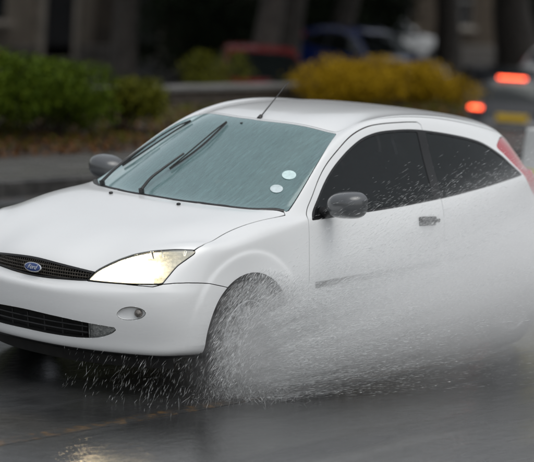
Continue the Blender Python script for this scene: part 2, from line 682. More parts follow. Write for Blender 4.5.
# ------------------------------------------------------------------ outlines of the panels (side: x,z; top: x,y; front: y,z; corner: x+y,z)
DLO = spline([(1.433, .914), (1.536, 1.005), (1.635, 1.092), (1.736, 1.164), (1.857, 1.232), (1.953, 1.278), (2.06, 1.320), (2.16, 1.344), (2.267, 1.358),
              (2.442, 1.364), (2.601, 1.360), (2.80, 1.342), (3.008, 1.316), (3.18, 1.288), (3.309, 1.255), (3.454, 1.190), (3.545, 1.125), (3.597, 1.072), (3.585, 1.060),
              (3.413, 1.038), (3.20, 1.012), (2.989, .990), (2.79, .971), (2.605, .957), (2.259, .935), (1.953, .922), (1.68, .912), (1.47, .905)], 4)
DOOR = np.concatenate([spline([(1.440, .285), (1.388, .36), (1.372, .60), (1.378, .80), (1.392, .90), (1.430, .955), (1.505, 1.022), (1.605, 1.115), (1.705, 1.190), (1.83, 1.262),
                               (1.983, 1.338), (2.136, 1.383), (2.29, 1.400), (2.515, 1.405), (2.640, 1.402)], 5, False),
                       spline([(2.664, 1.385), (2.672, 1.2), (2.680, .95), (2.676, .78), (2.655, .58), (2.60, .40), (2.52, .305), (2.46, .282)], 5, False)])
WS = np.concatenate([spline([(1.279, .727), (1.145, .585), (1.060, .40), (1.016, .22), (1.000, .0), (1.016, -.22), (1.060, -.40), (1.145, -.585), (1.279, -.727)], 6, False),
                     spline([(1.300, -.728), (1.42, -.698), (1.566, -.659), (1.735, -.610), (1.90, -.553), (1.930, -.535)], 5, False),
                     spline([(1.925, -.515), (1.836, -.344), (1.788, -.128), (1.782, 0), (1.788, .128), (1.836, .344), (1.925, .515)], 6, False),
                     spline([(1.930, .535), (1.90, .553), (1.735, .610), (1.566, .659), (1.42, .698), (1.300, .728)], 5, False)])
HL = np.concatenate([spline([(.462, .603), (.524, .653), (.591, .684), (.674, .715), (.743, .736), (.815, .755), (.940, .777), (1.028, .786), (1.119, .792), (1.235, .793)], 6, False),
                     spline([(1.252, .786), (1.245, .774), (1.185, .744), (1.121, .711), (1.067, .668), (1.016, .624)], 5, False),
                     spline([(.985, .619), (.923, .616), (.768, .608), (.589, .603), (.475, .601)], 5, False)])
GR = np.concatenate([spline([(-.39, .650), (-.277, .663), (-.186, .672), (-.082, .679), (0, .681), (.082, .679), (.186, .672), (.277, .663), (.39, .650)], 5, False),
                     spline([(.372, .612), (.355, .601), (.201, .590), (.099, .584), (0, .582), (-.099, .584), (-.201, .590), (-.355, .601), (-.372, .612)], 5, False)])
INT = np.concatenate([spline([(-.548, .378), (-.415, .386), (-.342, .391), (-.239, .397), (0, .405), (.239, .397), (.342, .391), (.415, .386), (.548, .378)], 5, False),
                      spline([(.556, .366), (.535, .346), (.495, .326), (.449, .312), (.38, .304), (.308, .300), (.173, .298), (0, .299), (-.173, .298), (-.308, .300), (-.38, .304),
                              (-.449, .312), (-.495, .326), (-.535, .346), (-.556, .366)], 5, False)])
IND = spline([(.690, .452), (.726, .482), (.791, .496), (.865, .490), (.900, .470), (.868, .442), (.796, .428), (.723, .429)], 6)
BON = np.concatenate([spline([(.488, .758), (.423, .696), (.378, .650), (.339, .601), (.284, .531), (.249, .494), (.215, .459), (.170, .421), (.132, .392)], 4, False),
                      [(.08, .385), (-.05, .3), (-.05, -.3), (.08, -.385)],
                      spline([(.132, -.392), (.170, -.421), (.215, -.459), (.249, -.494), (.284, -.531), (.339, -.601), (.378, -.650), (.423, -.696), (.488, -.758)], 4, False),
                      spline([(.541, -.764), (.617, -.755), (.759, -.738), (1.00, -.737), (1.255, -.742)], 4, False),
                      spline([(1.262, -.728), (1.128, -.58), (1.044, -.40), (1.001, -.22), (.986, 0), (1.001, .22), (1.044, .40), (1.128, .58), (1.262, .728)], 6, False),
                      spline([(1.255, .742), (1.00, .737), (.759, .738), (.617, .755), (.541, .764)], 4, False)])
ROOF = np.concatenate([spline([(1.945, .523), (1.853, .344), (1.806, .128), (1.800, 0), (1.806, -.128), (1.853, -.344), (1.945, -.523)], 6, False),
                       spline([(1.965, -.532), (2.10, -.548), (2.309, -.563), (2.452, -.568), (2.701, -.571), (3.1, -.568), (3.45, -.55), (3.60, -.53)], 5, False),
                       spline([(3.625, -.50), (3.68, -.34), (3.695, -.17), (3.70, 0), (3.695, .17), (3.68, .34), (3.625, .50)], 5, False),
                       spline([(3.60, .53), (3.45, .55), (3.1, .568), (2.701, .571), (2.452, .568), (2.309, .563), (2.10, .548), (1.965, .532)], 5, False)])
RGLASS = np.concatenate([spline([(3.83, .42), (3.83, 0), (3.83, -.42)], 8, False), spline([(3.86, -.47), (4.03, -.47), (4.06, -.42)], 4, False),
                         spline([(4.07, -.3), (4.075, 0), (4.07, .3)], 8, False), spline([(4.06, .42), (4.03, .47), (3.86, .47)], 4, False)])
TAIL = spline([(3.450, 1.232), (3.500, 1.190), (3.575, 1.122), (3.640, 1.040), (3.70, .96), (3.78, .90), (3.88, .91), (3.92, .98), (3.88, 1.07), (3.80, 1.17), (3.70, 1.258), (3.61, 1.282), (3.52, 1.268)], 5)
SEAM_X = [-.2, .25, .29, .34, .40, .46, .53, .64, .75]
SEAM_Z = [.606, .606, .622, .629, .631, .629, .624, .600, .57]

def cut_body(level, shape=None):
    """cut the smooth body surface into panels (left half; centre panels are mirrored whole)"""
    P = {}
    m = master(level, shape)
    def only(f, cond):
        return np.where(cond, f, 1.0)
    def arch(V):
        x, z = X(V), V[:, 2]
        f = np.minimum(np.hypot(x - .862, z - .31) - .350, np.hypot(x - 3.478, z - .31) - .345)
        return only(f, V[:, 1] > .45)
    m = m.keep(-arch(m.V))
    P['headlight'], m = m.split(lambda V: only(sdf(diag2(V), HL), (X(V) < .6) & (V[:, 1] > .3) & (V[:, 2] > .5)), .005)
    P['grille'], m = m.split(lambda V: only(sdf(front2(V), GR), X(V) < .25), .003)
    P['intake'], m = m.split(lambda V: only(sdf(front2(V), INT), X(V) < .3), .003)
    P['indicator'], m = m.split(lambda V: only(sdf(diag2(V), IND), (X(V) < .5) & (V[:, 1] > .3)), .003)
    def fbump(V):
        return np.where(X(V) < .75, V[:, 2] - np.interp(X(V), SEAM_X, SEAM_Z), 1.0)
    P['front_bumper'], m = m.split(fbump, .005)
    P['windscreen'], m = m.split(lambda V: only(sdf(top2(V), WS), V[:, 2] > .85), .004)
    P['bonnet'], m = m.split(lambda V: only(sdf(top2(V), BON), V[:, 2] > .60), .006)
    P['dlo'], m = m.split(lambda V: only(sdf(side2(V), DLO), V[:, 1] > .5), .002)
    P['door'], m = m.split(lambda V: only(sdf(side2(V), DOOR), V[:, 1] > .5), .006)
    P['tail'], m = m.split(lambda V: only(sdf(side2(V), TAIL), V[:, 1] > .45), .004)
    P['rear_window'], m = m.split(lambda V: only(sdf(top2(V), RGLASS), (V[:, 2] > .95) & (X(V) > 3.6)), .004)
    P['roof'], m = m.split(lambda V: only(sdf(top2(V), ROOF), V[:, 2] > 1.1), .008)
    def rbump(V):
        return np.where(X(V) > 3.7, V[:, 2] - .62, 1.0)
    P['rear_bumper'], m = m.split(rbump, .005)
    def hatch(V):
        return np.where((X(V) > 3.5) & (V[:, 1] < .62), np.maximum(V[:, 1] - .585, 3.60 - X(V)), 1.0)
    P['tailgate'], m = m.split(hatch, .006)
    P['body'] = m
    d = P.pop('dlo')
    def glass_region(V, x0, x1):
        f = sdf(side2(V), DLO) + .013
        x = X(V)
        return np.maximum(f, np.maximum(x0 - x, x - x1))
    P['door_glass'], rest = d.split(lambda V: glass_region(V, 0, 2.612), .002)
    P['quarter_glass'], P['seal'] = rest.split(lambda V: glass_region(V, 2.692, 9), .002)
    return P

# ------------------------------------------------------------------ shared materials for vehicles
def paint(name, base, wet=True):
    if name in MATS:
        return MATS[name]
    m = mat(name, base, 0.28)
    b = m.node_tree.nodes["Principled BSDF"]
    b.inputs['Coat Weight'].default_value = 0.7
    b.inputs['Coat Roughness'].default_value = 0.06
    t = NT(m)
    v = t.coords()
    if wet:   # beads of rain water on the lacquer
        f = t.noise(v, 210, 2, 0.6)
        h = t.ramp(f, [(0.55, 0.0), (0.72, 1.0)])
        x = t.n("ShaderNodeBump")
        x.inputs['Strength'].default_value = 0.22
        x.inputs['Distance'].default_value = 0.0015
        t.l(h, x.inputs['Height'])
        t.l(x.outputs[0], b.inputs['Coat Normal'])
    # a thin film of road dirt, denser low on the body
    sx = t.n("ShaderNodeSeparateXYZ"); t.l(v, sx.inputs[0])
    low = t.n("ShaderNodeMapRange"); t.l(sx.outputs['Z'], low.inputs[0])
    low.inputs[1].default_value = .2; low.inputs[2].default_value = .75; low.inputs[3].default_value = 1.0; low.inputs[4].default_value = 0.12
    vs_ = t.coords('Object', (1.2, 1.2, 5))
    g = t.ramp(t.noise(vs_, 5, 5, 0.55), [(0.25, 0.0), (0.85, 1.0)])
    k = t.math('MULTIPLY', t.math('MULTIPLY', g, low.outputs[0]), 0.13)
    mx = t.n("ShaderNodeMix", data_type='RGBA')
    mx.inputs[6].default_value = (*base, 1)
    mx.inputs[7].default_value = (base[0] * .45 + .07, base[1] * .43 + .06, base[2] * .40 + .05, 1)
    t.l(k, mx.inputs[0]); t.l(mx.outputs[2], b.inputs['Base Color'])
    t.l(t.ramp(k, [(0.0, 0.25), (0.2, 0.4)]), b.inputs['Roughness'])
    return m

def glass(name, tint, film=0.0, film_col=(0.75, 0.8, 0.8), rough=0.02, bump=0.05, streak=(1, 1, 1), fr=1.0, fpos=(.30, .56, .68), fval=(.35, .8, 2.0)):
    """thin pane: tinted see-through plus Fresnel reflection, with a broken film of water"""
    if name in MATS:
        return MATS[name]
    m = bpy.data.materials.new(name); m.use_nodes = True
    MATS[name] = m
    t = NT(m)
    t.t.nodes.remove(t.b); t.b = None
    tr = t.n("ShaderNodeBsdfTransparent"); tr.inputs[0].default_value = (*tint, 1)
    gl = t.n("ShaderNodeBsdfGlossy"); gl.inputs['Roughness'].default_value = rough
    gl.inputs['Color'].default_value = (.95, 1, 1, 1)
    v = t.coords('Object', streak)
    nz = t.noise(v, 26, 6, 0.65, 0.4)
    if bump:
        bp = t.n("ShaderNodeBump"); bp.inputs['Strength'].default_value = bump; bp.inputs['Distance'].default_value = 0.004
        t.l(nz, bp.inputs['Height']); t.l(bp.outputs[0], gl.inputs['Normal'])
    fz = t.n("ShaderNodeFresnel"); fz.inputs['IOR'].default_value = 1.5
    k = t.math('MULTIPLY', fz.outputs[0], 1.75 * fr, True)
    mx = t.n("ShaderNodeMixShader")
    t.l(k, mx.inputs[0]); t.l(tr.outputs[0], mx.inputs[1]); t.l(gl.outputs[0], mx.inputs[2])
    last = mx.outputs[0]
    if film:
        df = t.n("ShaderNodeBsdfDiffuse"); df.inputs[0].default_value = (*film_col, 1)
        w = t.ramp(nz, [(p_, min(1, film * v_)) for p_, v_ in zip(fpos, fval)])
        m2 = t.n("ShaderNodeMixShader")
        t.l(w, m2.inputs[0]); t.l(last, m2.inputs[1]); t.l(df.outputs[0], m2.inputs[2])
        last = m2.outputs[0]
    t.l(last, t.out.inputs['Surface'])
    return m

def emit(name, colr, strength, base=(.8, .8, .8)):
    m = mat(name, base, 0.3)
    b = m.node_tree.nodes["Principled BSDF"]
    b.inputs['Emission Color'].default_value = (*colr, 1)
    b.inputs['Emission Strength'].default_value = strength
    if strength < 8:
        m.cycles.emission_sampling = 'NONE'
    return m

M_BLACK = noisy('black_plastic', (.012, .012, .013), (.022, .022, .023), 30, .42, .1, 300, dist=.001)
M_RUB = noisy('tyre_rubber', (.010, .010, .010), (.020, .019, .018), 14, .6, .2, 120, dist=.002)
M_SEAL = mat('window_seal', (.008, .008, .009), .35)
M_TRIM = noisy('interior_trim', (.020, .021, .023), (.032, .033, .036), 40, .7)
M_LINING = noisy('head_lining', (.16, .165, .17), (.20, .205, .21), 60, .9)
M_SEAT = noisy('seat_cloth', (.022, .024, .030), (.045, .048, .058), 90, .9, .2, 200)
M_CHROME = mat('lamp_chrome', (.80, .81, .82), .10, 1.0)
M_SILVER = noisy('wheel_silver', (.42, .43, .44), (.52, .53, .54), 20, .32, metal=.7)
M_LENS = glass('clear_lens', (.97, .97, .97), 0.0, bump=0.02)
M_UNDER = noisy('underseal', (.010, .010, .010), (.018, .017, .016), 12, .75)

def wheel(parent, cx, cy, side, steer=0.0, paintm=None, detail=True):
    """tyre and wheel; cx, cy in car-local coordinates; side=+1 left, -1 right"""
    R = Matrix.Translation((cx, cy, .305)) @ Matrix.Rotation(steer, 4, 'Z') @ Matrix.Rotation(-side * PI / 2, 4, 'X')
    w = empty('wheel'); w.parent = parent
    w.matrix_local = R
    n = 48 if detail else 24
    prof = [(.195, .080), (.215, .094), (.250, .100), (.280, .094), (.297, .082), (.305, .062), (.305, .030), (.298, .027), (.298, .020), (.305, .017), (.305, -.017), (.298, -.020), (.298, -.027), (.305, -.030),
            (.305, -.062), (.297, -.082), (.280, -.094), (.250, -.100), (.215, -.094), (.195, -.080)]
    MB().lathe(prof, n).build('tyre', M_RUB, w, smooth=35)
    rim = MB().lathe([(.196, .082), (.203, .086), (.198, .090), (.188, .080), (.180, .050), (.182, -.07), (.196, -.082)], n)
    rim.build('rim', M_SILVER, w, smooth=35)
    sp = MB()
    for k in range(5):
        a = 2 * PI * k / 5
        for da in (-.13, .13):
            p0 = np.array((math.cos(a + da * .6) * .04, math.sin(a + da * .6) * .04, .066))
            p1 = np.array((math.cos(a + da) * .12, math.sin(a + da) * .12, .074))
            p2 = np.array((math.cos(a + da * 1.1) * .19, math.sin(a + da * 1.1) * .19, .070))
            sp.tube([p0, p1, p2], [.026, .020, .017], 8)
    sp.lathe([(.0, .084), (.03, .083), (.045, .076), (.05, .055), (.0, .05)], 20)
    sp.build('wheel_trim', M_SILVER, w, smooth=40)
    if detail:
        MB().lathe([(.0, .010), (.13, .010), (.135, .004), (.135, -.01), (.0, -.012)], 32).build('brake_disc', mat('brake_steel', (.25, .24, .23), .35, .9), w, smooth=40)
    return w

def text_mesh(txt, size, extrude=.001, shear=0.0):
    cu = bpy.data.curves.new('lettering', 'FONT')
    cu.body = txt; cu.size = size; cu.extrude = extrude; cu.shear = shear
    cu.align_x = 'CENTER'; cu.align_y = 'CENTER'
    o = link(bpy.data.objects.new('lettering', cu))
    bpy.context.view_layer.update()
    dg = bpy.context.evaluated_depsgraph_get()
    me = bpy.data.meshes.new_from_object(o.evaluated_get(dg))
    bpy.data.objects.remove(o)
    bpy.data.curves.remove(cu)
    return me

def nearest(tri, fun2, p):
    i = np.argmin(((fun2(tri.V) - np.asarray(p)) ** 2).sum(1))
    return tri.V[i], tri.N[i]

def bucket(tri, depth):
    """side walls plus back wall behind a lamp lens"""
    B = tri.boundary()
    V = np.concatenate([tri.V, tri.V - tri.N * depth])
    n = len(tri.V)
    wall = np.concatenate([np.stack([B[:, 0], B[:, 1], B[:, 1] + n], 1), np.stack([B[:, 0], B[:, 1] + n, B[:, 0] + n], 1)])
    return V, wall, tri.F + n

def place(x, y, z):      # nose coordinates -> car-local coordinates
    return np.array((2.05 - x, y, z))

# ------------------------------------------------------------------ the white hatchback
def build_hero():
    root = empty('hatchback_car', (-2.05, 0, 0))
    tag(root, 'white three-door hatchback with lit headlight driving through deep water', 'car')
    P = cut_body(5)
    PW = paint('white_lacquer', (.80, .81, .815))
    both = lambda k: P[k].both()
    both('bonnet').obj('bonnet', PW, root)
    fb = both('front_bumper').obj('front_bumper', PW, root)
    both('roof').obj('roof', PW, root)
    both('body').obj('body_shell', PW, root)
    tg = both('tailgate').obj('tailgate', PW, root)
    both('rear_bumper').obj('rear_bumper', PW, root)
    M_WS = glass('wet_windscreen', (.42, .58, .58), .34, (.36, .575, .59), .06, .10, (.5, 3.6, .4), 1.5, (.30, .58, .80), (.70, 1.0, 1.6))
    M_SG = glass('wet_side_glass', (.13, .135, .15), .006, (.55, .58, .66), .03, .04, (.5, 1, 1.4), .42)
    ws = both('windscreen').offset(-.002).obj('windscreen', M_WS, root, .004)
    both('rear_window').offset(-.002).obj('rear_window', glass('rear_glass', (.30, .33, .33), .05), tg, .004)
    # black band printed round the edge of the windscreen, on its inside face
    w = both('windscreen')
    edge = w.keep(-(sdf(top2(w.V), WS) + .030))
    edge.offset(-.009).obj('black_border', M_SEAL, ws, 0)
    for s in (1, -1):
        side = (lambda t: t) if s == 1 else (lambda t: t.mirror())
        d = side(P['door']).obj('door', PW, root)
        side(P['door_glass']).offset(-.006).obj('window', M_SG, d, .004)
        q = side(P['quarter_glass']).offset(-.006).obj('quarter_window', M_SG, root, .004)
        side(P['seal']).offset(-.002).obj('window_seal', M_SEAL, root, .010)
        # door handle: recess plate and grip
        v, n = nearest(side(P['door']), side2, (2.505, .842))
        h = MB()
        h.box(v + (0, s * .002, 0), (.17, .012, .056), (0, -.04, 0), bev=.005)
        h.box(v + (0, s * .018, .006), (.15, .022, .028), (0, -.04, 0), bev=.009)
        h.build('door_handle', M_BLACK, d, smooth=30)
        MB().lathe([(0, .004), (.010, .004), (.012, 0)], 12, Matrix.Translation(v + (-.11, s * .006, .0)) @ Matrix.Rotation(-s * PI / 2, 4, 'X')).build('door_lock', M_BLACK, d)
        # rubbing strip along the door
        dm = side(P['door'])
        f = np.maximum(np.abs(dm.V[:, 2] - (.549 + .036 * (X(dm.V) - 1.5))) - .017, np.maximum(1.43 - X(dm.V), X(dm.V) - 2.60))
        st = dm.keep(f)
        if st is not None:
            st.offset(.011).obj('side_moulding', M_BLACK, d, .014)
        bm_ = side(P['body'])
        f = np.maximum(np.abs(bm_.V[:, 2] - (.549 + .036 * (X(bm_.V) - 1.5))) - .017, np.maximum(2.70 - X(bm_.V), X(bm_.V) - 3.02))
        f = np.where(np.abs(bm_.V[:, 1]) > .6, f, 1.0)
        st = bm_.keep(f)
        if st is not None:
            st.offset(.011).obj('side_moulding', M_BLACK, root, .014)
        # mirror: arm, shell with a cut rear face, glass
        mr = empty('door_mirror'); mr.parent = d
        mr.location = place(1.575, s * .915, .995)
        V = []; F = []
        nu, nv = 20, 14
        for i in range(nu + 1):
            a = i / nu * PI * .5
            for j in range(nv * 2):
                b = 2 * PI * j / (nv * 2)
                cy_, cz_ = math.copysign(abs(math.cos(b)) ** .75, math.cos(b)), math.copysign(abs(math.sin(b)) ** .75, math.sin(b))
                r = math.sin(a) ** .72 if i else 0
                V.append((.125 * math.cos(a) - .035, .125 * r * cy_, .078 * r * cz_ + .012 * r * cy_ * s))
        m2 = nv * 2
        for i in range(nu):
            for j in range(m2):
                F.append((i * m2 + j, i * m2 + (j + 1) % m2, (i + 1) * m2 + (j + 1) % m2, (i + 1) * m2 + j))
        F.append(tuple(nu * m2 + j for j in range(m2)))
        MB().add(V, F).build('mirror_shell', mat('mirror_grey', (.085, .09, .095), .22, 0.0, Coat_Weight=.6), mr, smooth=50)
        g = [(-.037, .110 * math.copysign(abs(math.cos(b)) ** .75, math.cos(b)), .066 * math.copysign(abs(math.sin(b)) ** .75, math.sin(b))) for b in np.linspace(0, 2 * PI, 24, endpoint=False)]
        MB().add(g, [tuple(range(24))]).build('mirror_glass', M_CHROME, mr)
        MB().tube([(.02, -s * .05, -.03), (.015, -s * .12, -.055), (.01, -s * .165, -.06)], [.035, .03, .035], 12).build('mirror_arm', M_BLACK, mr, smooth=50)
        # headlight: lens, chrome bucket, lit reflector, bulb
        hl = side(P['headlight'])
        root_h = empty('headlight'); root_h.parent = root
        V, wall, back = bucket(hl, .055)
        ub = hl.V[:, 1] * s + X(hl.V)
        lit_edge = 1.005 - .30 * np.clip((.70 - hl.V[:, 2]) * -1.0, -.1, .1)
        tb = Tri(hl.V - hl.N * .055, hl.N, hl.F)
        lit, dull = tb.split(lambda Vv: (Vv[:, 1] * s + X(Vv)) - .955 + 1.1 * np.clip(Vv[:, 2] - .68, 0, .1), 0.0)
        wV = np.concatenate([hl.V, hl.V - hl.N * .055])
        obj('bucket_wall', np_mesh('bucket_wall', wV, wall), M_CHROME, root_h)
        lit.obj('lit_reflector', emit('lit_headlamp', (1.0, .86, .60), 1.25, (.9, .9, .88)), root_h, 0)
        dull.obj('indicator_reflector', noisy('frosted_reflector', (.20, .21, .21), (.36, .37, .36), 60, .25, .3, 160), root_h, 0)
        hl.obj('lens', M_LENS, root_h, .006)
        fl = hl.split(lambda Vv: sdf(np.stack([X(Vv) + Vv[:, 1] * s, Vv[:, 2]], 1), HL) + .007, 0)[1]
        if fl is not None:
            fl.offset(-.004).obj('lens_rim', M_BLACK, root_h, 0)
        for (bx, by, bz, br) in ((.245, .50, .655, .034), (.30, .625, .690, .040)):
            c = place(bx, s * by, bz)
            MB().lathe([(0, .012), (br * .6, .008), (br, -.006), (br * .9, -.02)], 20, Matrix.Translation(c) @ Matrix.Rotation(PI / 2, 4, 'Y')).build(
                'bulb', emit('headlamp_bulb', (1.0, .78, .44), 22, (.9, .9, .9)), root_h, smooth=60)
        ld = bpy.data.lights.new('headlamp_beam', 'SPOT')
        ld.energy = 55; ld.color = (1.0, .78, .45); ld.spot_size = math.radians(80); ld.spot_blend = .8; ld.shadow_soft_size = .06
        lo = link(bpy.data.objects.new('headlamp_beam', ld)); lo.parent = root_h
        lo.location = place(.10, s * .53, .665)
        lo.rotation_euler = Vector((-1.0, -.10 * s, .22)).to_track_quat('Z', 'Y').to_euler()
        # fog lamp at the end of the lower intake
        it = side(P['intake'])
        fg = it.keep(.418 - it.V[:, 1] * s)
        fo = empty('fog_light'); fo.parent = root
        V, wall, back = bucket(fg, .03)
        obj('bucket', np_mesh('bucket', V, [wall, back]), noisy('fog_reflector', (.35, .36, .36), (.62, .63, .62), 90, .18, .4, 70, metal=.6), fo)
        fg.offset(-.006).obj('lens', M_LENS, fo, .004)
        # front indicator: pale recess with a small round lamp
        ind = side(P['indicator'])
        V, wall, back = bucket(ind, .018)
        io = empty('bumper_lamp'); io.parent = root
        obj('recess', np_mesh('recess', V, [wall, back]), PW, io)
        v, n = nearest(ind, lambda Vv: np.stack([X(Vv) + Vv[:, 1] * s, Vv[:, 2]], 1), (.845, .466))
        q_ = Vector(n).to_track_quat('Z', 'Y').to_matrix().to_4x4()
        MB().lathe([(.0, .006), (.014, .003), (.021, -.006), (.022, -.016)], 24, Matrix.Translation(v) @ q_).build('lamp', noisy('smoked_lamp', (.10, .09, .085), (.24, .22, .20), 120, .15), io, smooth=60)
        # tail lamp
        tl = empty('tail_light'); tl.parent = root
        tt = side(P['tail'])
        tt.offset(-.002).obj('lens', mat('red_lens', (.42, .012, .025), .12, 0.0, Coat_Weight=1.0), tl, .012)
        # wheels and their wells
        steer = math.radians(3)
        wheel(root, 2.05 - .862, s * .752, s, steer)
        wheel(root, 2.05 - 3.478, s * .750, s)
        for cx in (.862, 3.478):
            pts = [(math.cos(a) * .362, math.sin(a) * .362) for a in np.linspace(-.25, PI + .25, 24)]
            V = []; F = []
            for yy in (.42, .835):
                for (px, pz) in pts:
                    V.append((2.05 - cx + px, s * yy, .31 + pz))
            k = len(pts)
            F = [(i, i + 1, k + i + 1, k + i) for i in range(k - 1)] + [tuple(range(k))]
            MB().add(V, F).build('wheel_arch_liner', M_UNDER, root, smooth=40)
        # washer jet
        MB().box(place(.915, s * .256, .954), (.022, .020, .012), (0, .1, 0), bev=.004).build('washer_jet', M_BLACK, root)
    # grille: dark back panel, woven bars, badge
    gr = empty('grille'); gr.parent = root
    g = both('grille')
    V, wall, back = bucket(g, .045)
    obj('grille_back', np_mesh('grille_back', V, [wall, back]), mat('grille_dark', (.008, .008, .008), .6), gr)
    gm = noisy('grille_bar', (.045, .038, .030), (.085, .072, .058), 40, .35)
    gx = lambda y, z: nearest(g, front2, (y, z))
    bars = MB()
    for zz in (.600, .617, .634, .651, .668):
        ys = [y for y in np.linspace(-.37, .37, 38) if sdf(np.array([[y, zz]]), GR)[0] < -.004]
        if len(ys) > 2:
            pts = []
            for y in ys:
                v, n = gx(y, zz)
                pts.append((v[0] - .012, y, zz))
            bars.tube(pts, .0034, 6)
    for y in np.linspace(-.355, .355, 49):
        zs = [z for z in np.linspace(.585, .68, 12) if sdf(np.array([[y, z]]), GR)[0] < -.003]
        if len(zs) > 2:
            bars.tube([(gx(y, z)[0][0] - .014, y, z) for z in zs], .0030, 5)
    o = bars.build('grille_mesh', gm, gr, smooth=60)
    rim_ = g.keep(-(sdf(front2(g.V), GR) + .008))
    rim_.obj('grille_surround', M_BLACK, gr, .02)
    bd = empty('badge'); bd.parent = root
    bpos = place(.052, .012, .628)
    Rb = Matrix.Translation(bpos) @ Matrix.Rotation(-.22, 4, 'Y') @ Matrix.Rotation(PI / 2, 4, 'Z') @ Matrix.Rotation(PI / 2, 4, 'X')
    bd.matrix_local = Rb
    def oval(a, b, h0, h1, n=40):
        mb = MB(); prof = [(0, h1), (.82, h1), (.95, h1 - .001), (1, h0), (1, h0 - .01)]
        V = []; F = []
        for k in range(n):
            th = 2 * PI * k / n
            for r, hh in prof:
                V.append((a * r * math.cos(th), b * r * math.sin(th), hh))
        m_ = len(prof)
        for k in range(n):
            for i in range(m_ - 1):
                F.append((k * m_ + i, k * m_ + i + 1, ((k + 1) % n) * m_ + i + 1, ((k + 1) % n) * m_ + i))
        return mb.add(V, F)
    oval(.064, .0265, .004, .007).build('badge_ring', M_CHROME, bd, smooth=40)
    oval(.057, .0215, .0075, .0095).build('badge_field', mat('badge_blue', (.012, .045, .20), .2, Coat_Weight=.8), bd, smooth=40)
    lt = obj('badge_lettering', text_mesh('Ford', .034, .0008, .35), mat('badge_silver', (.8, .82, .84), .25, .6), bd)
    lt.location = (0, 0, .0102)
    # lower intake
    li = empty('lower_grille'); li.parent = root
    it = both('intake')
    it = it.keep(np.abs(it.V[:, 1]) - .412)
    V, wall, back = bucket(it, .07)
    obj('intake_back', np_mesh('intake_back', V, [wall, back]), mat('intake_dark', (.006, .006, .006), .55), li)
    fm = lambda y, z: nearest(it, front2, (y, z))[0][0]
    for zz in (.330, .362):
        ys = np.linspace(-.40, .40, 30)
        MB().tube([(fm(y, zz) - .03, y, zz) for y in ys], .006, 6).build('intake_bar', M_BLACK, li, smooth=60)
    for y in np.linspace(-.36, .36, 7):
        MB().tube([(fm(y, z) - .032, y, z) for z in (.305, .345, .388)], .005, 6).build('intake_upright', M_BLACK, li, smooth=60)
    # black lip and tray under the bumper
    fbt = both('front_bumper')
    lipb = fbt.keep(fbt.V[:, 2] - .243)
    lipb.offset(.003).obj('bumper_lip', M_BLACK, fb, .004)
    u = MB()
    ys = np.linspace(-.70, .70, 21)
    cx_ = lambda y: .085 + .42 * abs(y / .80) ** 2.4
    V = [place(cx_(y) + .03, y, .235) for y in ys] + [place(cx_(y) + .06, y, .150) for y in ys] + [place(.60, y, .150) for y in ys]
    k = len(ys)
    F = [(i, i + 1, k + i + 1, k + i) for i in range(k - 1)] + [(k + i, k + i + 1, 2 * k + i + 1, 2 * k + i) for i in range(k - 1)]
    u.add(V, F); u.build('undertray', M_UNDER, root, smooth=30)
    fl = MB()
    fl.box(place(2.17, 0, .255), (2.2, 1.42, .16), bev=.03)
    fl.box(place(.72, 0, .36), (.9, .80, .38), bev=.05)
    fl.box(place(3.48, 0, .36), (1.0, .80, .30), bev=.05)
    fl.build('floor_pan', M_UNDER, root, smooth=30)
    # dark inner skin: lines the cabin and stands in for shade in panel gaps
    Q = cut_body(4)
    parts = [Q[k_].both().offset(-.009) for k_ in ('door', 'body', 'bonnet', 'tailgate', 'rear_bumper', 'front_bumper', 'roof')]
    V = []; F = []; n = 0
    for t in parts:
        V.append(t.V); F.append(t.F + n); n += len(t.V)
    obj('inner_skin', np_mesh('inner_skin', np.concatenate(V), np.concatenate(F)), M_TRIM, root)
    Q['roof'].both().offset(-.026).obj('head_lining', M_LINING, root, 0)
    # cowl and wipers
    wcen = both('windscreen')
    cowl = both('bonnet')
    cs = [(1.275, .715), (1.145, .575), (1.06, .40), (1.018, .22), (1.004, 0), (1.018, -.22), (1.06, -.40), (1.145, -.575), (1.275, -.715)]
    pts = []
    for x_, y_ in spline(cs, 4, False):
        v, n_ = nearest(wcen, top2, (x_ + .01, y_))
        pts.append(v + np.array((.012, 0, -.014)))
    MB().tube(pts, .016, 8).build('scuttle_trim', M_BLACK, root, smooth=60)
    def onws(x_, y_, h):
        v, n_ = nearest(wcen, top2, (x_, y_))
        return v + n_ * h
    for armp, bladep, nm in (
            ([(1.085, -.50), (1.25, -.53), (1.42, -.53), (1.55, -.49)], [(1.36, -.585), (1.48, -.545), (1.58, -.50), (1.68, -.44), (1.735, -.40)], 1),
            ([(1.014, -.109), (1.126, -.135), (1.218, -.125), (1.36, -.10)], [(1.25, -.115), (1.36, -.09), (1.48, -.075), (1.60, -.080), (1.70, -.09)], 2)):
        wp = empty('wiper'); wp.parent = root
        MB().tube([onws(*armp[0], .0), onws(*armp[0], .03)], .016, 12).build('pivot', M_BLACK, wp, smooth=50)
        pp = spline([tuple(onws(x_, y_, hh)) for (x_, y_), hh in zip(armp, (.024, .034, .038, .034))], 6, False)
        MB().tube(pp, np.linspace(.0095, .0055, len(pp)), 8).build('arm', M_BLACK, wp, smooth=50)
        pp = spline([tuple(onws(x_, y_, .010)) for x_, y_ in bladep], 6, False)
        bl = MB().tube(pp, .0055, 8)
        pp2 = spline([tuple(onws(x_, y_, hh)) for (x_, y_), hh in zip(bladep, (.014, .026, .032, .026, .014))], 6, False)
        bl.tube(pp2, .0045, 6)
        bl.build('blade', M_RUB, wp, smooth=50)
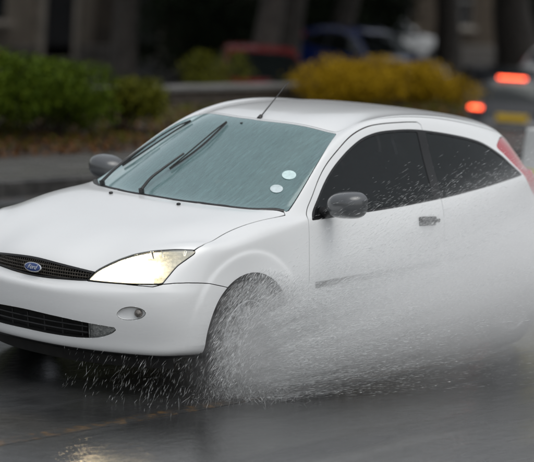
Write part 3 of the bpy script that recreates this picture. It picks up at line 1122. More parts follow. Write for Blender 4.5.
    # tax disc and sticker on the inside of the screen
    for (x_, y_), r_, c_, nm in (((1.497, .557), .040, (.55, .70, .70), 'tax_disc'), ((1.372, .572), .036, (.52, .60, .62), 'sticker')):
        v, n_ = nearest(wcen, top2, (x_, y_))
        q_ = Vector(n_).to_track_quat('Z', 'Y').to_matrix().to_4x4()
        MB().lathe([(0, .001), (r_, .001), (r_, -.001), (0, -.001)], 28, Matrix.Translation(v + n_ * .0015) @ q_).build(nm, noisy(nm + '_print', c_, tuple(min(1, q * 1.25) for q in c_), 60, .5), ws)
    # aerial
    v, n_ = nearest(both('roof'), top2, (1.815, .06))
    tip = place(2.075, .05, 1.60)
    ae = empty('aerial'); ae.parent = root
    MB().tube([v + (0, 0, -.004), v * .94 + tip * .06 + (0, 0, .004)], [.017, .010], 12).build('aerial_base', M_BLACK, ae, smooth=50)
    MB().tube([v, v * .5 + tip * .5, tip], [.0042, .0032, .0024], 8).build('aerial_mast', M_BLACK, ae, smooth=60)
    # cabin: dashboard, wheel, seats, rear bench
    prof = [(1.06, .80), (1.06, .925), (1.20, .945), (1.42, .945), (1.56, .915), (1.60, .84), (1.56, .62), (1.30, .55)]
    V = []; F = []
    ysd = np.linspace(-.66, .66, 15)
    for y in ysd:
        for (px, pz) in prof:
            V.append(place(px + (.18 * (abs(y) / .66) ** 2 if px < 1.3 else 0), y, pz))
    k = len(prof)
    for i in range(len(ysd) - 1):
        for j in range(k):
            F.append((i * k + j, i * k + (j + 1) % k, (i + 1) * k + (j + 1) % k, (i + 1) * k + j))
    F += [tuple(range(k)), tuple((len(ysd) - 1) * k + j for j in range(k))]
    MB().add(V, F).build('dashboard', M_TRIM, root, smooth=40)
    stw = empty('steering_wheel'); stw.parent = root
    stw.matrix_local = Matrix.Translation(place(1.74, -.36, .93)) @ Matrix.Rotation(math.radians(-65), 4, 'Y')
    ring = [(.185 * math.cos(a), .185 * math.sin(a), 0) for a in np.linspace(0, 2 * PI, 37)]
    MB().tube(ring, .015, 8, False).build('wheel_ring', M_BLACK, stw, smooth=60)
    hb = MB().box((0, 0, -.01), (.12, .14, .05), bev=.02)
    for a in (0, PI * .5, PI, PI * 1.5):
        hb.tube([(0, 0, -.012), (.18 * math.cos(a), .18 * math.sin(a), 0)], .014, 6)
    hb.build('wheel_hub', M_BLACK, stw, smooth=40)
    for s in (1, -1):
        st = empty('front_seat'); st.parent = root
        st.location = place(2.28, s * .36, .40)
        MB().box((.05, 0, .0), (.52, .50, .16), (0, -.1, 0), bev=.05).build('seat_cushion', M_SEAT, st, smooth=50)
        MB().box((-.26, 0, .32), (.13, .48, .60), (0, -.30, 0), taper=(.8, .82), bev=.05).build('seat_back', M_SEAT, st, smooth=50)
        MB().box((-.385, 0, .70), (.09, .27, .18), (0, -.25, 0), bev=.04).build('head_restraint', M_SEAT, st, smooth=50)
    rs = MB().box(place(3.15, 0, .46), (.50, 1.22, .18), bev=.05)
    rs.box(place(3.46, 0, .76), (.14, 1.18, .56), (0, -.35, 0), bev=.05)
    rs.build('rear_seat', M_SEAT, root, smooth=50)
    mi = MB().box(place(1.745, 0, 1.285), (.03, .22, .065), (0, .2, 0), bev=.012)
    mi.tube([place(1.735, 0, 1.30), place(1.72, 0, 1.36)], .008, 6)
    mi.build('interior_mirror', M_BLACK, root, smooth=40)
    return root, P

hero, HP = build_hero()

def build_driver():
    """seated figure behind the wheel: one skinned surface, clothed by material"""
    ps = []; ed = []; rd = []
    def v(p, r, link_to=None):
        ps.append(tuple(place(*p))); rd.append(r)
        if link_to is not None:
            ed.append((link_to, len(ps) - 1))
        return len(ps) - 1
    cy_ = -.36
    pel = v((2.46, cy_, .55), .15)
    wa = v((2.43, cy_, .70), .135, pel)
    ch = v((2.40, cy_, .86), .155, wa)
    ub = v((2.375, cy_, .97), .12, ch)
    nk = v((2.35, cy_, 1.045), .055, ub)
    jw = v((2.325, cy_, 1.095), .066, nk)
    hd = v((2.315, cy_, 1.155), .088, jw)
    br = v((2.320, cy_, 1.215), .084, hd)
    v((2.330, cy_, 1.262), .052, br)
    v((2.222, cy_, 1.150), .013, hd)                      # nose
    for s in (1, -1):
        v((2.325, cy_ + s * .088, 1.155), .016, hd)       # ear
        sh = v((2.385, cy_ + s * .175, .955), .070, ub)
        el = v((2.13, cy_ + s * .235, .82), .048, sh)
        wr = v((1.86, cy_ + s * .185, .945), .030, el)
        pa = v((1.80, cy_ + s * .180, .968), .036, wr)
        for k, (dy, ln) in enumerate(((.024, .9), (.009, 1.0), (-.007, .95), (-.022, .78))):
            f1 = v((1.765, cy_ + s * (.176 + dy), .990), .0095, pa)
            f2 = v((1.735, cy_ + s * (.172 + dy), .990 - .006), .0088, f1)
            v((1.728, cy_ + s * (.165 + dy * .9), .990 - .03 * ln), .0080, f2)
        th = v((1.785, cy_ + s * .150, .985), .011, pa)
        v((1.755, cy_ + s * .145, .985), .0095, th)
        hp = v((2.40, cy_ + s * .10, .52), .095, pel)
        kn = v((1.98, cy_ + s * .15, .60), .070, hp)
        an = v((1.66, cy_ + s * .13, .36), .045, kn)
        v((1.55, cy_ + s * .13, .345), .04, an)
    me = bpy.data.meshes.new('person')
    me.from_pydata(ps, ed, [])
    o = link(bpy.data.objects.new('person', me))
    m = o.modifiers.new('skin', 'SKIN')
    for i_, r_ in enumerate(rd):
        me.skin_vertices[0].data[i_].radius = (r_, r_ * (1.12 if 1 <= i_ <= 3 else 1.0))
    me.skin_vertices[0].data[0].use_root = True
    sb = o.modifiers.new('smooth', 'SUBSURF'); sb.levels = 2; sb.render_levels = 2
    bpy.context.view_layer.update()
    dg = bpy.context.evaluated_depsgraph_get()
    me2 = bpy.data.meshes.new_from_object(o.evaluated_get(dg))
    o.modifiers.clear()
    o.data = me2
    me2.materials.clear()
    me2.materials.append(noisy('dark_jacket', (.018, .020, .028), (.03, .032, .042), 20, .85))
    me2.materials.append(noisy('skin_tone', (.50, .26, .19), (.58, .32, .24), 12, .5))
    for p_ in me2.polygons:
        c = p_.center
        p_.material_index = 1 if (c.z > 1.045 or (2.05 - c.x) < 1.85 and c.z > .9) else 0
        p_.use_smooth = True
    o.parent = None
    o.location = (-2.05, 0, 0)
    tag(o, 'driver in a dark jacket holding the steering wheel of the white car', 'person')
    cap = [(.0, .118), (.05, .110), (.085, .085), (.100, .045), (.102, .0), (.094, -.04)]
    hm = MB().lathe(cap, 24, Matrix.Translation(place(2.338, cy_, 1.165)) @ Matrix.Rotation(-.30, 4, 'Y')).build('hair', noisy('brown_hair', (.03, .02, .012), (.06, .04, .025), 40, .6), None, smooth=60)
    hm.parent = o
    for s in (1, -1):
        e_ = MB().lathe([(0, .008), (.006, .006), (.009, 0)], 10, Matrix.Translation(place(2.236, cy_ + s * .034, 1.172)) @ Matrix.Rotation(PI / 2, 4, 'Y')).build('eye', mat('eye_dark', (.03, .02, .02), .2), None)
        e_.parent = o
    return o
build_driver()

# ------------------------------------------------------------------ the street: road, kerbs, pavements, ground
RX0, RX1 = -140.0, 60.0      # world X range of the modelled street

def wet_road(name='wet_asphalt', pcol=None, wear=.5):
    m = mat(name, (.03, .03, .032), .2)
    t = NT(m); b = t.b
    v = t.coords()
    lane = t.coords('Object', (.18, 1.0, 1.0))
    big = t.noise(lane, 1.1, 4, .55)
    fine = t.noise(v, 140, 3, .6)
    mid = t.noise(v, 9, 5, .6)
    asph = t.ramp(t.math('ADD', t.math('MULTIPLY', fine, .55), t.math('MULTIPLY', mid, .45)), [(.3, (.018, .019, .020)), (.7, (.058, .059, .060))])
    if pcol:      # worn paint over the same asphalt
        wv = t.ramp(t.math('ADD', t.math('MULTIPLY', t.noise(v, 13, 5, .65), .7), t.math('MULTIPLY', fine, .3)), [(wear - .06, 0.0), (wear + .10, 1.0)])
        mx = t.n("ShaderNodeMix", data_type='RGBA'); mx.inputs[7].default_value = (*pcol, 1)
        t.l(wv, mx.inputs[0]); t.l(asph, mx.inputs[6]); t.l(mx.outputs[2], b.inputs['Base Color'])
    else:
        t.l(asph, b.inputs['Base Color'])
    wet = t.ramp(big, [(.42, 0.0), (.52, 1.0)])           # 1 = standing water
    rg = t.n("ShaderNodeMix"); rg.inputs[2].default_value = .30; rg.inputs[3].default_value = .07
    t.l(wet, rg.inputs[0]); t.l(rg.outputs[0], b.inputs['Roughness'])
    b.inputs['Specular IOR Level'].default_value = .65
    b.inputs['Coat Weight'].default_value = .85
    b.inputs['Coat IOR'].default_value = 1.33
    rc = t.n("ShaderNodeMix"); rc.inputs[2].default_value = .26; rc.inputs[3].default_value = .07
    t.l(wet, rc.inputs[0]); t.l(rc.outputs[0], b.inputs['Coat Roughness'])
    # coarse chippings under the film, ripples on it
    st = t.n("ShaderNodeBump"); st.inputs['Distance'].default_value = .004
    inv = t.math('SUBTRACT', 1.0, t.math('MULTIPLY', wet, .8))
    t.l(inv, st.inputs['Strength']); t.l(fine, st.inputs['Height'])
    t.l(st.outputs[0], b.inputs['Normal'])
    rp = t.n("ShaderNodeBump"); rp.inputs['Strength'].default_value = .40; rp.inputs['Distance'].default_value = .012
    rip = t.math('ADD', t.noise(t.coords('Object', (.7, 1.3, 1)), 14, 4, .6, .6), t.math('MULTIPLY', t.noise(v, 60, 3, .6), .4))
    t.l(rip, rp.inputs['Height']); t.l(rp.outputs[0], b.inputs['Coat Normal'])
    return m

def sheet(name, x0, x1, y0, y1, z, material, nx=2, ny=2):
    xs, ys = np.linspace(x0, x1, nx), np.linspace(y0, y1, ny)
    V = [(x, y, z) for y in ys for x in xs]
    F = [(j * nx + i, j * nx + i + 1, (j + 1) * nx + i + 1, (j + 1) * nx + i) for j in range(ny - 1) for i in range(nx - 1)]
    return MB().add(V, F).build(name, material)

KERB_Y = -6.05
road = tag(sheet('road', -600, 300, KERB_Y, 6.0, 0.0, wet_road(), 60, 8), kind='structure')
M_SOIL = noisy('wet_soil', (.018, .013, .009), (.055, .038, .024), 5, .7, .8, 40, dist=.03)
M_GRASSY = noisy('damp_ground', (.022, .024, .012), (.045, .038, .022), 1.5, .8, .6, 25, dist=.03)
PROF_A = [(-700, -1.1), (-60, -1.1), (-30, -1.1), (-14.2, -1.1), (-13.2, -.75), (-12.2, .02), (-11.5, .10), (-10.5, .12), (-9.5, .13), (-8.5, .11), (-7.62, .085)]
PROF_B = [(-700, -1.1), (-60, -1.1), (-30, -1.1), (-14.2, -1.1), (-13.2, -1.1), (-12.2, -1.1), (-11.5, -1.1), (-10.5, -1.1), (-9.5, -.75), (-8.5, -.35), (-7.62, .085)]
def ground_z(x, y):
    """bank behind the pavement; the land falls away to the car park, sooner towards the right"""
    k = np.clip((-np.asarray(x) - (15.3 + 1.31 * (-7.62 - np.maximum(y, -14.2)))) / .8, 0, 1); k = k * k * (3 - 2 * k)
    py = [p_[0] for p_ in PROF_A]
    return np.interp(y, py, [p_[1] for p_ in PROF_A]) * (1 - k) + np.interp(y, py, [p_[1] for p_ in PROF_B]) * k
xs = np.concatenate([np.linspace(-600, -40, 20), np.linspace(-38, 10, 193), np.linspace(15, 300, 12)])
NXG = len(xs)
V = [(x, p_[0], float(ground_z(x, p_[0]))) for p_ in PROF_A for x in xs]
F = [(j * NXG + i, j * NXG + i + 1, (j + 1) * NXG + i + 1, (j + 1) * NXG + i) for j in range(len(PROF_A) - 1) for i in range(NXG - 1)]
tag(MB().add(V, F).build('ground', M_SOIL, smooth=60), kind='structure')
tag(sheet('side_road', -75, -22.6, -14.35, -11.55, -1.094, noisy('car_park_asphalt', (.045, .046, .048), (.085, .086, .088), 2.0, .28, .3, 60, dist=.006, r2=.12), 20, 3), kind='structure')
tag(sheet('near_ground', -600, 300, 9.0, 700, .10, M_GRASSY, 20, 8), kind='structure')
M_PARK = noisy('car_park_asphalt', (.045, .046, .048), (.085, .086, .088), 2.0, .28, .3, 60, dist=.006, r2=.12)
tag(sheet('car_park', -75, 12, -30.5, -14.35, -1.094, M_PARK, 30, 6), kind='structure')

M_SLAB = noisy('wet_paving', (.085, .083, .080), (.16, .155, .15), 3.0, .32, .25, 70, dist=.004, r2=.16)
M_KERB = noisy('wet_kerb_stone', (.030, .029, .028), (.070, .067, .064), 6.0, .30, .5, 50, dist=.005)
pv = MB().box(((RX0 + RX1) / 2, (KERB_Y - .13 - 7.60) / 2, .03), (RX1 - RX0, 7.60 + KERB_Y - .13, .12)).build('pavement', noisy('paving_bed', (.03, .029, .027), (.05, .047, .043), 20, .6))
tag(pv, kind='structure')
slab_me = MB().box((0, 0, 0), (.592, .622, .05), bev=.006).mesh('paving_slab')
slab_me.materials.append(M_SLAB)
for i in range(62):
    for j in range(2):
        o = obj('paving_slab', slab_me, None, pv)
        o.location = (-2.0 - i * .60 - (.3 if j else 0), KERB_Y - .13 - .318 - j * .63, .085 + random.uniform(-.003, .003))
        o.rotation_euler = (random.uniform(-.006, .006), random.uniform(-.006, .006), 0)
kb_me = MB().box((0, 0, 0), (.905, .125, .26), bev=.014).mesh('kerb_stone')
kb_me.materials.append(M_KERB)
for i in range(48):
    o = obj('kerb_stone', kb_me, None, pv)
    o.location = (1.0 - i * .912, KERB_Y - .0625 + random.uniform(-.004, .004), -.014 + random.uniform(-.004, .004))
pn = MB().box(((RX0 + RX1) / 2, 7.55, .04), (RX1 - RX0, 2.9, .14), bev=.01).build('near_pavement', M_SLAB)
tag(pn, kind='structure')

# painted lines, worn
M_YEL = wet_road('worn_yellow_paint', (.20, .11, .035), .56)
M_WHT = wet_road('worn_white_paint', (.55, .55, .53), .46)
for yy, nm in ((-5.80, 'yellow_line'), (.96, 'yellow_line'),):
    o = MB().box((-15, yy, .0009), (110, .10, .0010)).build(nm, M_YEL)
    tag(o, kind='structure')
for i in range(14):
    o = MB().box((-46 + i * 6.0, -1.97, .0009), (4.0, .10, .0010)).build('lane_marking', M_WHT)
    tag(o, kind='structure')

# ------------------------------------------------------------------ plants
def leaf_mat(name, c1, c2, tr=.25):
    m = mat(name, c1, .7)
    t = NT(m)
    oi = t.n("ShaderNodeNewGeometry")
    t.l(t.ramp(oi.outputs['Random Per Island'], [(0.0, c1), (1.0, c2)]), t.b.inputs['Base Color'])
    t.b.inputs['Specular IOR Level'].default_value = .12
    return m
M_HEDGE = leaf_mat('hedge_leaf', (.030, .058, .002), (.085, .122, .004))
M_DARKLEAF = leaf_mat('evergreen_leaf', (.007, .013, .006), (.022, .032, .014))
M_OLIVE = leaf_mat('olive_leaf', (.050, .058, .005), (.125, .125, .008))
M_FORS = leaf_mat('forsythia_flower', (.20, .120, .002), (.40, .25, .004))
M_BROWNLEAF = leaf_mat('dead_leaf', (.055, .024, .008), (.15, .070, .025))
M_BARK = noisy('wet_bark', (.020, .016, .013), (.055, .046, .038), 9, .75, .9, 30, dist=.02)
M_TWIG = noisy('dark_twig', (.020, .015, .011), (.040, .030, .022), 30, .8)

def leaves(centers, sizes, normals=None, aspect=1.9, fold=.25):
    n = len(centers)
    u = rng.normal(size=(n, 3)); u /= np.linalg.norm(u, axis=1)[:, None]
    if normals is not None:
        w = normals + .75 * rng.normal(size=(n, 3))
    else:
        w = rng.normal(size=(n, 3))
    w -= u * (w * u).sum(1)[:, None]; w /= np.linalg.norm(w, axis=1)[:, None] + 1e-9
    t = np.cross(u, w)
    L = sizes[:, None]
    Bw = L / aspect
    V = np.stack([centers - u * L * .5, centers + t * Bw * .5 + w * L * fold * .2, centers + u * L * .5, centers - t * Bw * .5 + w * L * fold * .2], 1).reshape(-1, 3)
    k = np.arange(n) * 4
    F = np.concatenate([np.stack([k, k + 1, k + 2], 1), np.stack([k, k + 2, k + 3], 1)])
    return V, F

def blob_points(n, lobes, shell=.55):
    """points in the outer part of several ellipsoid lobes"""
    w = np.array([l[3] * l[4] * l[5] for l in lobes]); w = w / w.sum()
    which = rng.choice(len(lobes), n, p=w)
    d = rng.normal(size=(n, 3)); d /= np.linalg.norm(d, axis=1)[:, None]
    r = (shell + (1 - shell) * rng.random(n)) * (1 + .10 * rng.normal(size=n))
    L = np.array(lobes)[which]
    return L[:, :3] + d * r[:, None] * L[:, 3:6], d

def shrub(name, label, loc, size, n, leaf, material, lobes=9, stems=9, group=None, upright=False, cat='shrub', floor=.0):
    root = empty(name, loc)
    tag(root, label, cat, group)
    sx, sy, sz = size
    lb = []
    for k in range(lobes):
        a = rng.random() * 2 * PI; r = math.sqrt(rng.random()) * .72
        h = .30 + .5 * rng.random()
        q = .26 + .20 * rng.random()
        lb.append((math.cos(a) * r * sx * .5 * (1.0), math.sin(a) * r * sy * .5, h * sz, q * sx * .62, q * sy * .75, q * sz * .95))
    pts, nr = blob_points(n, lb)
    pts[:, 2] = np.clip(pts[:, 2], floor + .02 * rng.random(n), sz * (1.0 + .06 * rng.random(n)))
    V, F = leaves(pts, leaf * (.6 + .8 * rng.random(n)), nr)
    obj('foliage', np_mesh('foliage', V, F, smooth=False), material, root)
    st = MB()
    for k in range(stems):
        l = lb[k % len(lb)]
        c = np.array(l[:3])
        e = c + np.array((rng.normal() * l[3] * .5, rng.normal() * l[4] * .5, l[5] * .7))
        b = np.array((rng.normal() * .06 * sx, rng.normal() * .06 * sy, -.03))
        st.tube([b, b * .4 + c * .6, e], [.018, .011, .004], 5)
    st.build('stems', M_TWIG, root)
    return root

# clipped green hedge behind the pavement on the left
hx = [-4.2, -5.6, -6.9, -8.1, -9.3]
hl_ = ['clipped green shrub at the left end of the hedge', 'rounded green shrub second from the left in the hedge', 'tall green shrub in the middle of the hedge',
       'green shrub second from the right in the hedge', 'lower green shrub at the right end of the hedge']
for i, (x_, lb_) in enumerate(zip(hx, hl_)):
    shrub('hedge_shrub', lb_, (x_, -9.05 + .1 * (i % 2), .10), (1.75, 1.5, .92 - (.12 if i == 4 else 0) + .04 * (i % 2)), 12000, .048, M_HEDGE, 12, 10, 'clipped shrubs of the hedge')
shrub('low_shrub', 'small olive shrub low beside the right end of the hedge', (-10.45, -9.0, .10), (1.0, 1.0, .62), 3200, .055, M_OLIVE, 8, 8)
# forsythia in flower
fx = [(-16.7, -10.9, .62), (-17.4, -11.0, .68), (-18.2, -10.9, .68), (-18.9, -10.9, .60)]
fl_ = ['yellow flowering shrub nearest the red car, leftmost of four', 'yellow flowering shrub second from the left behind the car roof', 'yellow flowering shrub third from the left behind the car roof',
       'yellow flowering shrub on the right, nearest the black car']
for (x_, y_, h_), lb_ in zip(fx, fl_):
    shrub('forsythia_shrub', lb_, (x_, y_, .06), (1.35, 1.4, h_), 7000, .040, M_FORS, 11, 16, 'forsythia shrubs in flower')
shrub('olive_shrub', 'yellow-green shrub behind the low wall, left of the red car', (-17.0, -13.2, -.6), (1.1, 1.1, 1.2), 4000, .05, M_OLIVE, 9, 9)

# leaf litter on the bed under the hedge
n = 9000
pts = np.stack([rng.uniform(-22, -1, n), -7.65 - np.abs(rng.normal(size=n)) * 1.6, np.full(n, .0)], 1)
pts = pts[pts[:, 1] > -12]
pts[:, 2] = ground_z(pts[:, 0], pts[:, 1]) + .012 + .02 * rng.random(len(pts))
V, F = leaves(pts, .05 + .05 * rng.random(len(pts)), np.tile((0, 0, 1.6), (len(pts), 1)))
tag(obj('leaf_litter', np_mesh('leaf_litter', V, F, smooth=False), M_BROWNLEAF), 'brown fallen leaves on the bare soil below the hedge', 'leaves', kind='stuff')
n = 5000
pts = np.stack([rng.uniform(-24, -1, n), rng.uniform(-11.8, -8.0, n), np.zeros(n)], 1)
pts[:, 2] = ground_z(pts[:, 0], pts[:, 1]) + .03
V, F = leaves(pts, .08 + .08 * rng.random(n), None, 5.0)
tag(obj('weeds', np_mesh('weeds', V, F, smooth=False), M_OLIVE), 'sparse green weeds growing in the bed behind the pavement', 'weeds', kind='stuff')

# low wall with pale coping stones behind the bed
lw = empty('low_wall', (-15.0, -11.45, .05))
tag(lw, 'low dark wall with pale coping stones behind the brown bed', 'wall')
M_WALL = noisy('old_wall_stone', (.045, .036, .028), (.10, .080, .062), 8, .7, .7, 40, dist=.02)
M_COPE = noisy('pale_coping', (.12, .118, .112), (.20, .197, .19), 6, .35, .4, 40, dist=.006)
ws_me = [MB().box((0, 0, 0), (.395, .22, .125), bev=.012).mesh('wall_stone') for _ in range(1)][0]
ws_me.materials.append(M_WALL)
MB().box((0, 0, .10), (8.0, .19, .28)).build('wall_core', noisy('mortar', (.03, .027, .023), (.05, .045, .04), 20, .9), lw)
for r in range(2):
    for i in range(20):
        o = obj('wall_stone', ws_me, None, lw)
        o.location = (-3.82 + i * .402 + (.1 if r else -.1) * .9, random.uniform(-.006, .006), .055 + r * .133)
cp_me = MB().box((0, 0, 0), (.79, .30, .065), bev=.012).mesh('coping_stone')
cp_me.materials.append(M_COPE)
for i in range(10):
    o = obj('coping_stone', cp_me, None, lw)
    o.location = (-3.6 + i * .80, random.uniform(-.004, .004), .275)

def bare_tree(label, loc, h, r, seed, name='bare_tree', group=None, leafy=False):
    rr = np.random.default_rng(seed)
    root = empty(name, loc)
    tag(root, label, 'tree', group)
    def curve(p, d, length, bend, n):
        pts = [p]
        for _ in range(n):
            d = d + rr.normal(size=3) * bend; d /= np.linalg.norm(d)
            p = p + d * length / n
            pts.append(p)
        return np.array(pts), d
    tp, td = curve(np.array((0, 0, -.1)), np.array((rr.normal() * .04, rr.normal() * .04, 1.0)), h * .55, .05, 7)
    tr = MB().tube(tp, np.linspace(r, r * .55, len(tp)) * np.r_[1.35, 1.1, np.ones(len(tp) - 2)], 14)
    tr.build('trunk', M_BARK, root, smooth=60)
    cr = MB()
    def grow(p, d, length, rad, lvl):
        pts, d2 = curve(p, d, length, .12, 5)
        cr.tube(pts, np.linspace(rad, rad * .45, len(pts)), 7 if lvl < 2 else 4, False)
        if lvl >= 4:
            return
        for k in range(3 if lvl < 2 else 4):
            i = rr.integers(2, len(pts))
            nd = d2 + rr.normal(size=3) * .55; nd[2] += .15; nd /= np.linalg.norm(nd)
            grow(pts[i], nd, length * (.55 + .2 * rr.random()), rad * .5, lvl + 1)
    for k in range(6):
        a = 2 * PI * k / 6 + rr.random()
        i = len(tp) - 1 - (k % 3)
        grow(tp[i], np.array((math.cos(a) * .8, math.sin(a) * .8, .75)), h * .33, r * .42, 1)
    cr.build('crown', M_BARK, root, smooth=60)
    if leafy:  # leafy crown added above the view to shade the car park
        tips = np.concatenate([v_[-4:] for v_ in cr.v])
        m_ = 15000
        c_ = tips[rr.integers(0, len(tips), m_)] + rr.normal(size=(m_, 3)) * [.42, .42, .34]
        c_ = c_[c_[:, 2] > h * .27]
        V_, F_ = leaves(c_, .20 + .16 * rr.random(len(c_)), None, 1.7)
        obj('foliage', np_mesh('foliage', V_, F_, smooth=False), M_DARKLEAF, root)
    return root

bare_tree('thick dark tree trunk at the top right corner', (-41.6, -24.1, -1.1), 12, .55, 3)
ET = dict(name='evergreen_tree', group='evergreen trees shading the car park', leafy=True)
bare_tree('evergreen tree trunk at the top left, behind the hedge', (-24.0, -21.5, -1.1), 10, .26, 5, **ET)
bare_tree('dark trunk right of the pale stone doorway', (-24.6, -18.8, -1.1), 10, .28, 9, **ET)
bare_tree('dark trunk behind the yellow-green shrub', (-27.5, -20.5, -1.1), 11, .32, 12, **ET)
bare_tree('dark trunk above the yellow flowering shrubs', (-33.5, -24.0, -1.1), 11, .30, 21, **ET)
bare_tree('dark trunk behind the blue parked car', (-38.5, -24.2, -1.1), 11, .32, 33, **ET)

# dark evergreen bank in front of the houses
for i, (x_, y_, lb_) in enumerate([(-30.5, -25.5, 'dark evergreen bush left of the bare trunks at the back'), (-33.8, -25.2, 'broad dark evergreen bush at the middle of the back'),
                                  (-37.0, -25.8, 'dark evergreen bush above the yellow flowering shrubs'), (-45.5, -25.4, 'dark evergreen bush at the far right of the back')]):
    shrub('evergreen_bush', lb_, (x_, y_, -1.1), (3.9, 2.6, 2.6 + .3 * (i % 2)), 9000, .13, M_DARKLEAF, 14, 10, 'evergreen bushes at the back')
for i, (x_, y_, lb_) in enumerate([(-21.6, -15.0, 'low dark evergreen behind the low wall, left of the red car'), (-24.6, -14.2, 'low dark evergreen behind the flowering shrubs'),]):
    shrub('dark_shrub', lb_, (x_, y_, -1.1), (1.8, 1.4, 1.05), 4000, .09, M_DARKLEAF, 9, 8)

# ------------------------------------------------------------------ houses at the back
def stone_mat(name, c1, c2):
    if name in MATS:
        return MATS[name]
    m = mat(name, c1, .8)
    t = NT(m); v = t.coords()
    rot = t.n("ShaderNodeMapping"); rot.inputs['Rotation'].default_value = (PI / 2, 0, 0)
    t.l(v, rot.inputs[0])
    br = t.n("ShaderNodeTexBrick")
    br.inputs['Scale'].default_value = 1.0
    br.inputs['Brick Width'].default_value = .52; br.inputs['Row Height'].default_value = .26; br.inputs['Mortar Size'].default_value = .012
    br.inputs['Color1'].default_value = (*c1, 1); br.inputs['Color2'].default_value = (*c2, 1)
    br.inputs['Mortar'].default_value = (c1[0] * .5, c1[1] * .5, c1[2] * .5, 1)
    t.l(rot.outputs[0], br.inputs['Vector'])
    mx = t.n("ShaderNodeMix", data_type='RGBA', blend_type='MULTIPLY'); mx.inputs[0].default_value = .7
    t.l(br.outputs['Color'], mx.inputs[6])
    t.l(t.ramp(t.noise(v, 1.4, 5), [(.3, (.45, .42, .40)), (.7, (1, 1, 1))]), mx.inputs[7])
    t.l(mx.outputs[2], t.b.inputs['Base Color'])
    t.bump(br.outputs['Fac'], -.5, .02)
    return m
def house(label, x0, x1, c1, c2, doors, windows, h=6.2, y=-31.0):
    hs = empty('stone_house', ((x0 + x1) / 2, y, -1.1))
    tag(hs, label, 'house', None)
    cx = (x0 + x1) / 2
    sm = stone_mat('stone_%d' % int(-x0), c1, c2)
    MB().box((0, -4.0, h / 2), (x1 - x0 - .02, 8.0, h)).build('wall', sm, hs)
    MB().prism([(-8.3, h), (.35, h), (.35, h + .12), (-4.0, h + 3.2), (-8.3, h + .12)], 'x', x0 - cx, x1 - cx - .03).build('roof', noisy('wet_slate', (.03, .032, .036), (.06, .062, .068), 6, .35), hs)
    MB().box((0, .03, .18), (x1 - x0 - .04, .10, .42), bev=.02).build('plinth', noisy('plinth_stone', (.06, .055, .05), (.11, .10, .09), 6, .6), hs)
    for d in doors:
        dd = MB().box((d - cx, .03, 1.15), (1.02, .10, 2.1), bev=.01).build('door', noisy('dark_door', (.010, .010, .012), (.02, .02, .024), 8, .3), hs)
        MB().box((d - cx - .56, .06, 1.2), (.14, .16, 2.3), bev=.02).box((d - cx + .56, .06, 1.2), (.14, .16, 2.3), bev=.02).box((d - cx, .06, 2.42), (1.40, .18, .18), bev=.02).build('door_frame', noisy('door_surround', (.20, .18, .155), (.30, .27, .23), 5, .6), dd)
        MB().box((d - cx, .18, .02), (1.3, .34, .16), bev=.015).build('doorstep', MATS['plinth_stone'], dd)
    for wx in windows:
        for z0 in (.95, 3.6):
            w_ = MB().box((wx - cx, .02, z0 + .75), (1.10, .06, 1.5)).build('window', mat('window_frame_white', (.22, .21, .20), .4), hs)
            for sx_ in (-.27, .27):
                for sz_ in (-.37, .37):
                    MB().box((wx - cx + sx_, .045, z0 + .75 + sz_), (.48, .03, .68)).build('pane', mat('dark_pane', (.012, .014, .016), .05), w_)
            MB().box((wx - cx, .10, z0 - .06), (1.35, .24, .12), bev=.015).build('sill', MATS.get('door_surround') or noisy('door_surround', (.20, .18, .155), (.30, .27, .23), 5, .6), w_)
    return hs
house('pale sandstone house at the top left corner', -33.2, -26.5, (.19, .165, .135), (.25, .215, .175), [-31.9], [-29.6, -27.6])
house('dark stone house right of the pale sandstone house', -41.5, -33.2, (.060, .047, .036), (.090, .070, .052), [-35.0], [-37.2, -39.8])
house('brown stone house behind the white parked car at the back', -51.0, -41.5, (.060, .044, .028), (.090, .066, .042), [-43.2], [-45.6, -48.6])
house('grey stone house far right at the back', -61.0, -51.0, (.062, .054, .044), (.092, .080, .066), [-53.0], [-56, -59])

def added_house(label, x0, x1, c1, c2, y=13.2, h=6.4):  # unseen terrace, added to give the side windows something dark to reflect
    hs = house(label, -x1, -x0, c1, c2, [-(x0 + x1) / 2], [-(x0 + 1.6), -(x1 - 1.6)], h, 0)
    hs.rotation_euler = (0, 0, PI)
    hs.location = ((x0 + x1) / 2, y, .1)
    return hs
for i, (x0, x1) in enumerate([(-54, -45), (-45, -36), (-36, -27), (-27, -18), (-18, -9)]):
    added_house(['brown stone terrace house furthest along the near side of the street', 'brown stone terrace house fourth along the near side', 'brown stone terrace house third along the near side',
                'brown stone terrace house second along the near side', 'brown stone terrace house nearest the camera on the near side'][i], x0, x1, (.075, .06, .046), (.11, .088, .066))

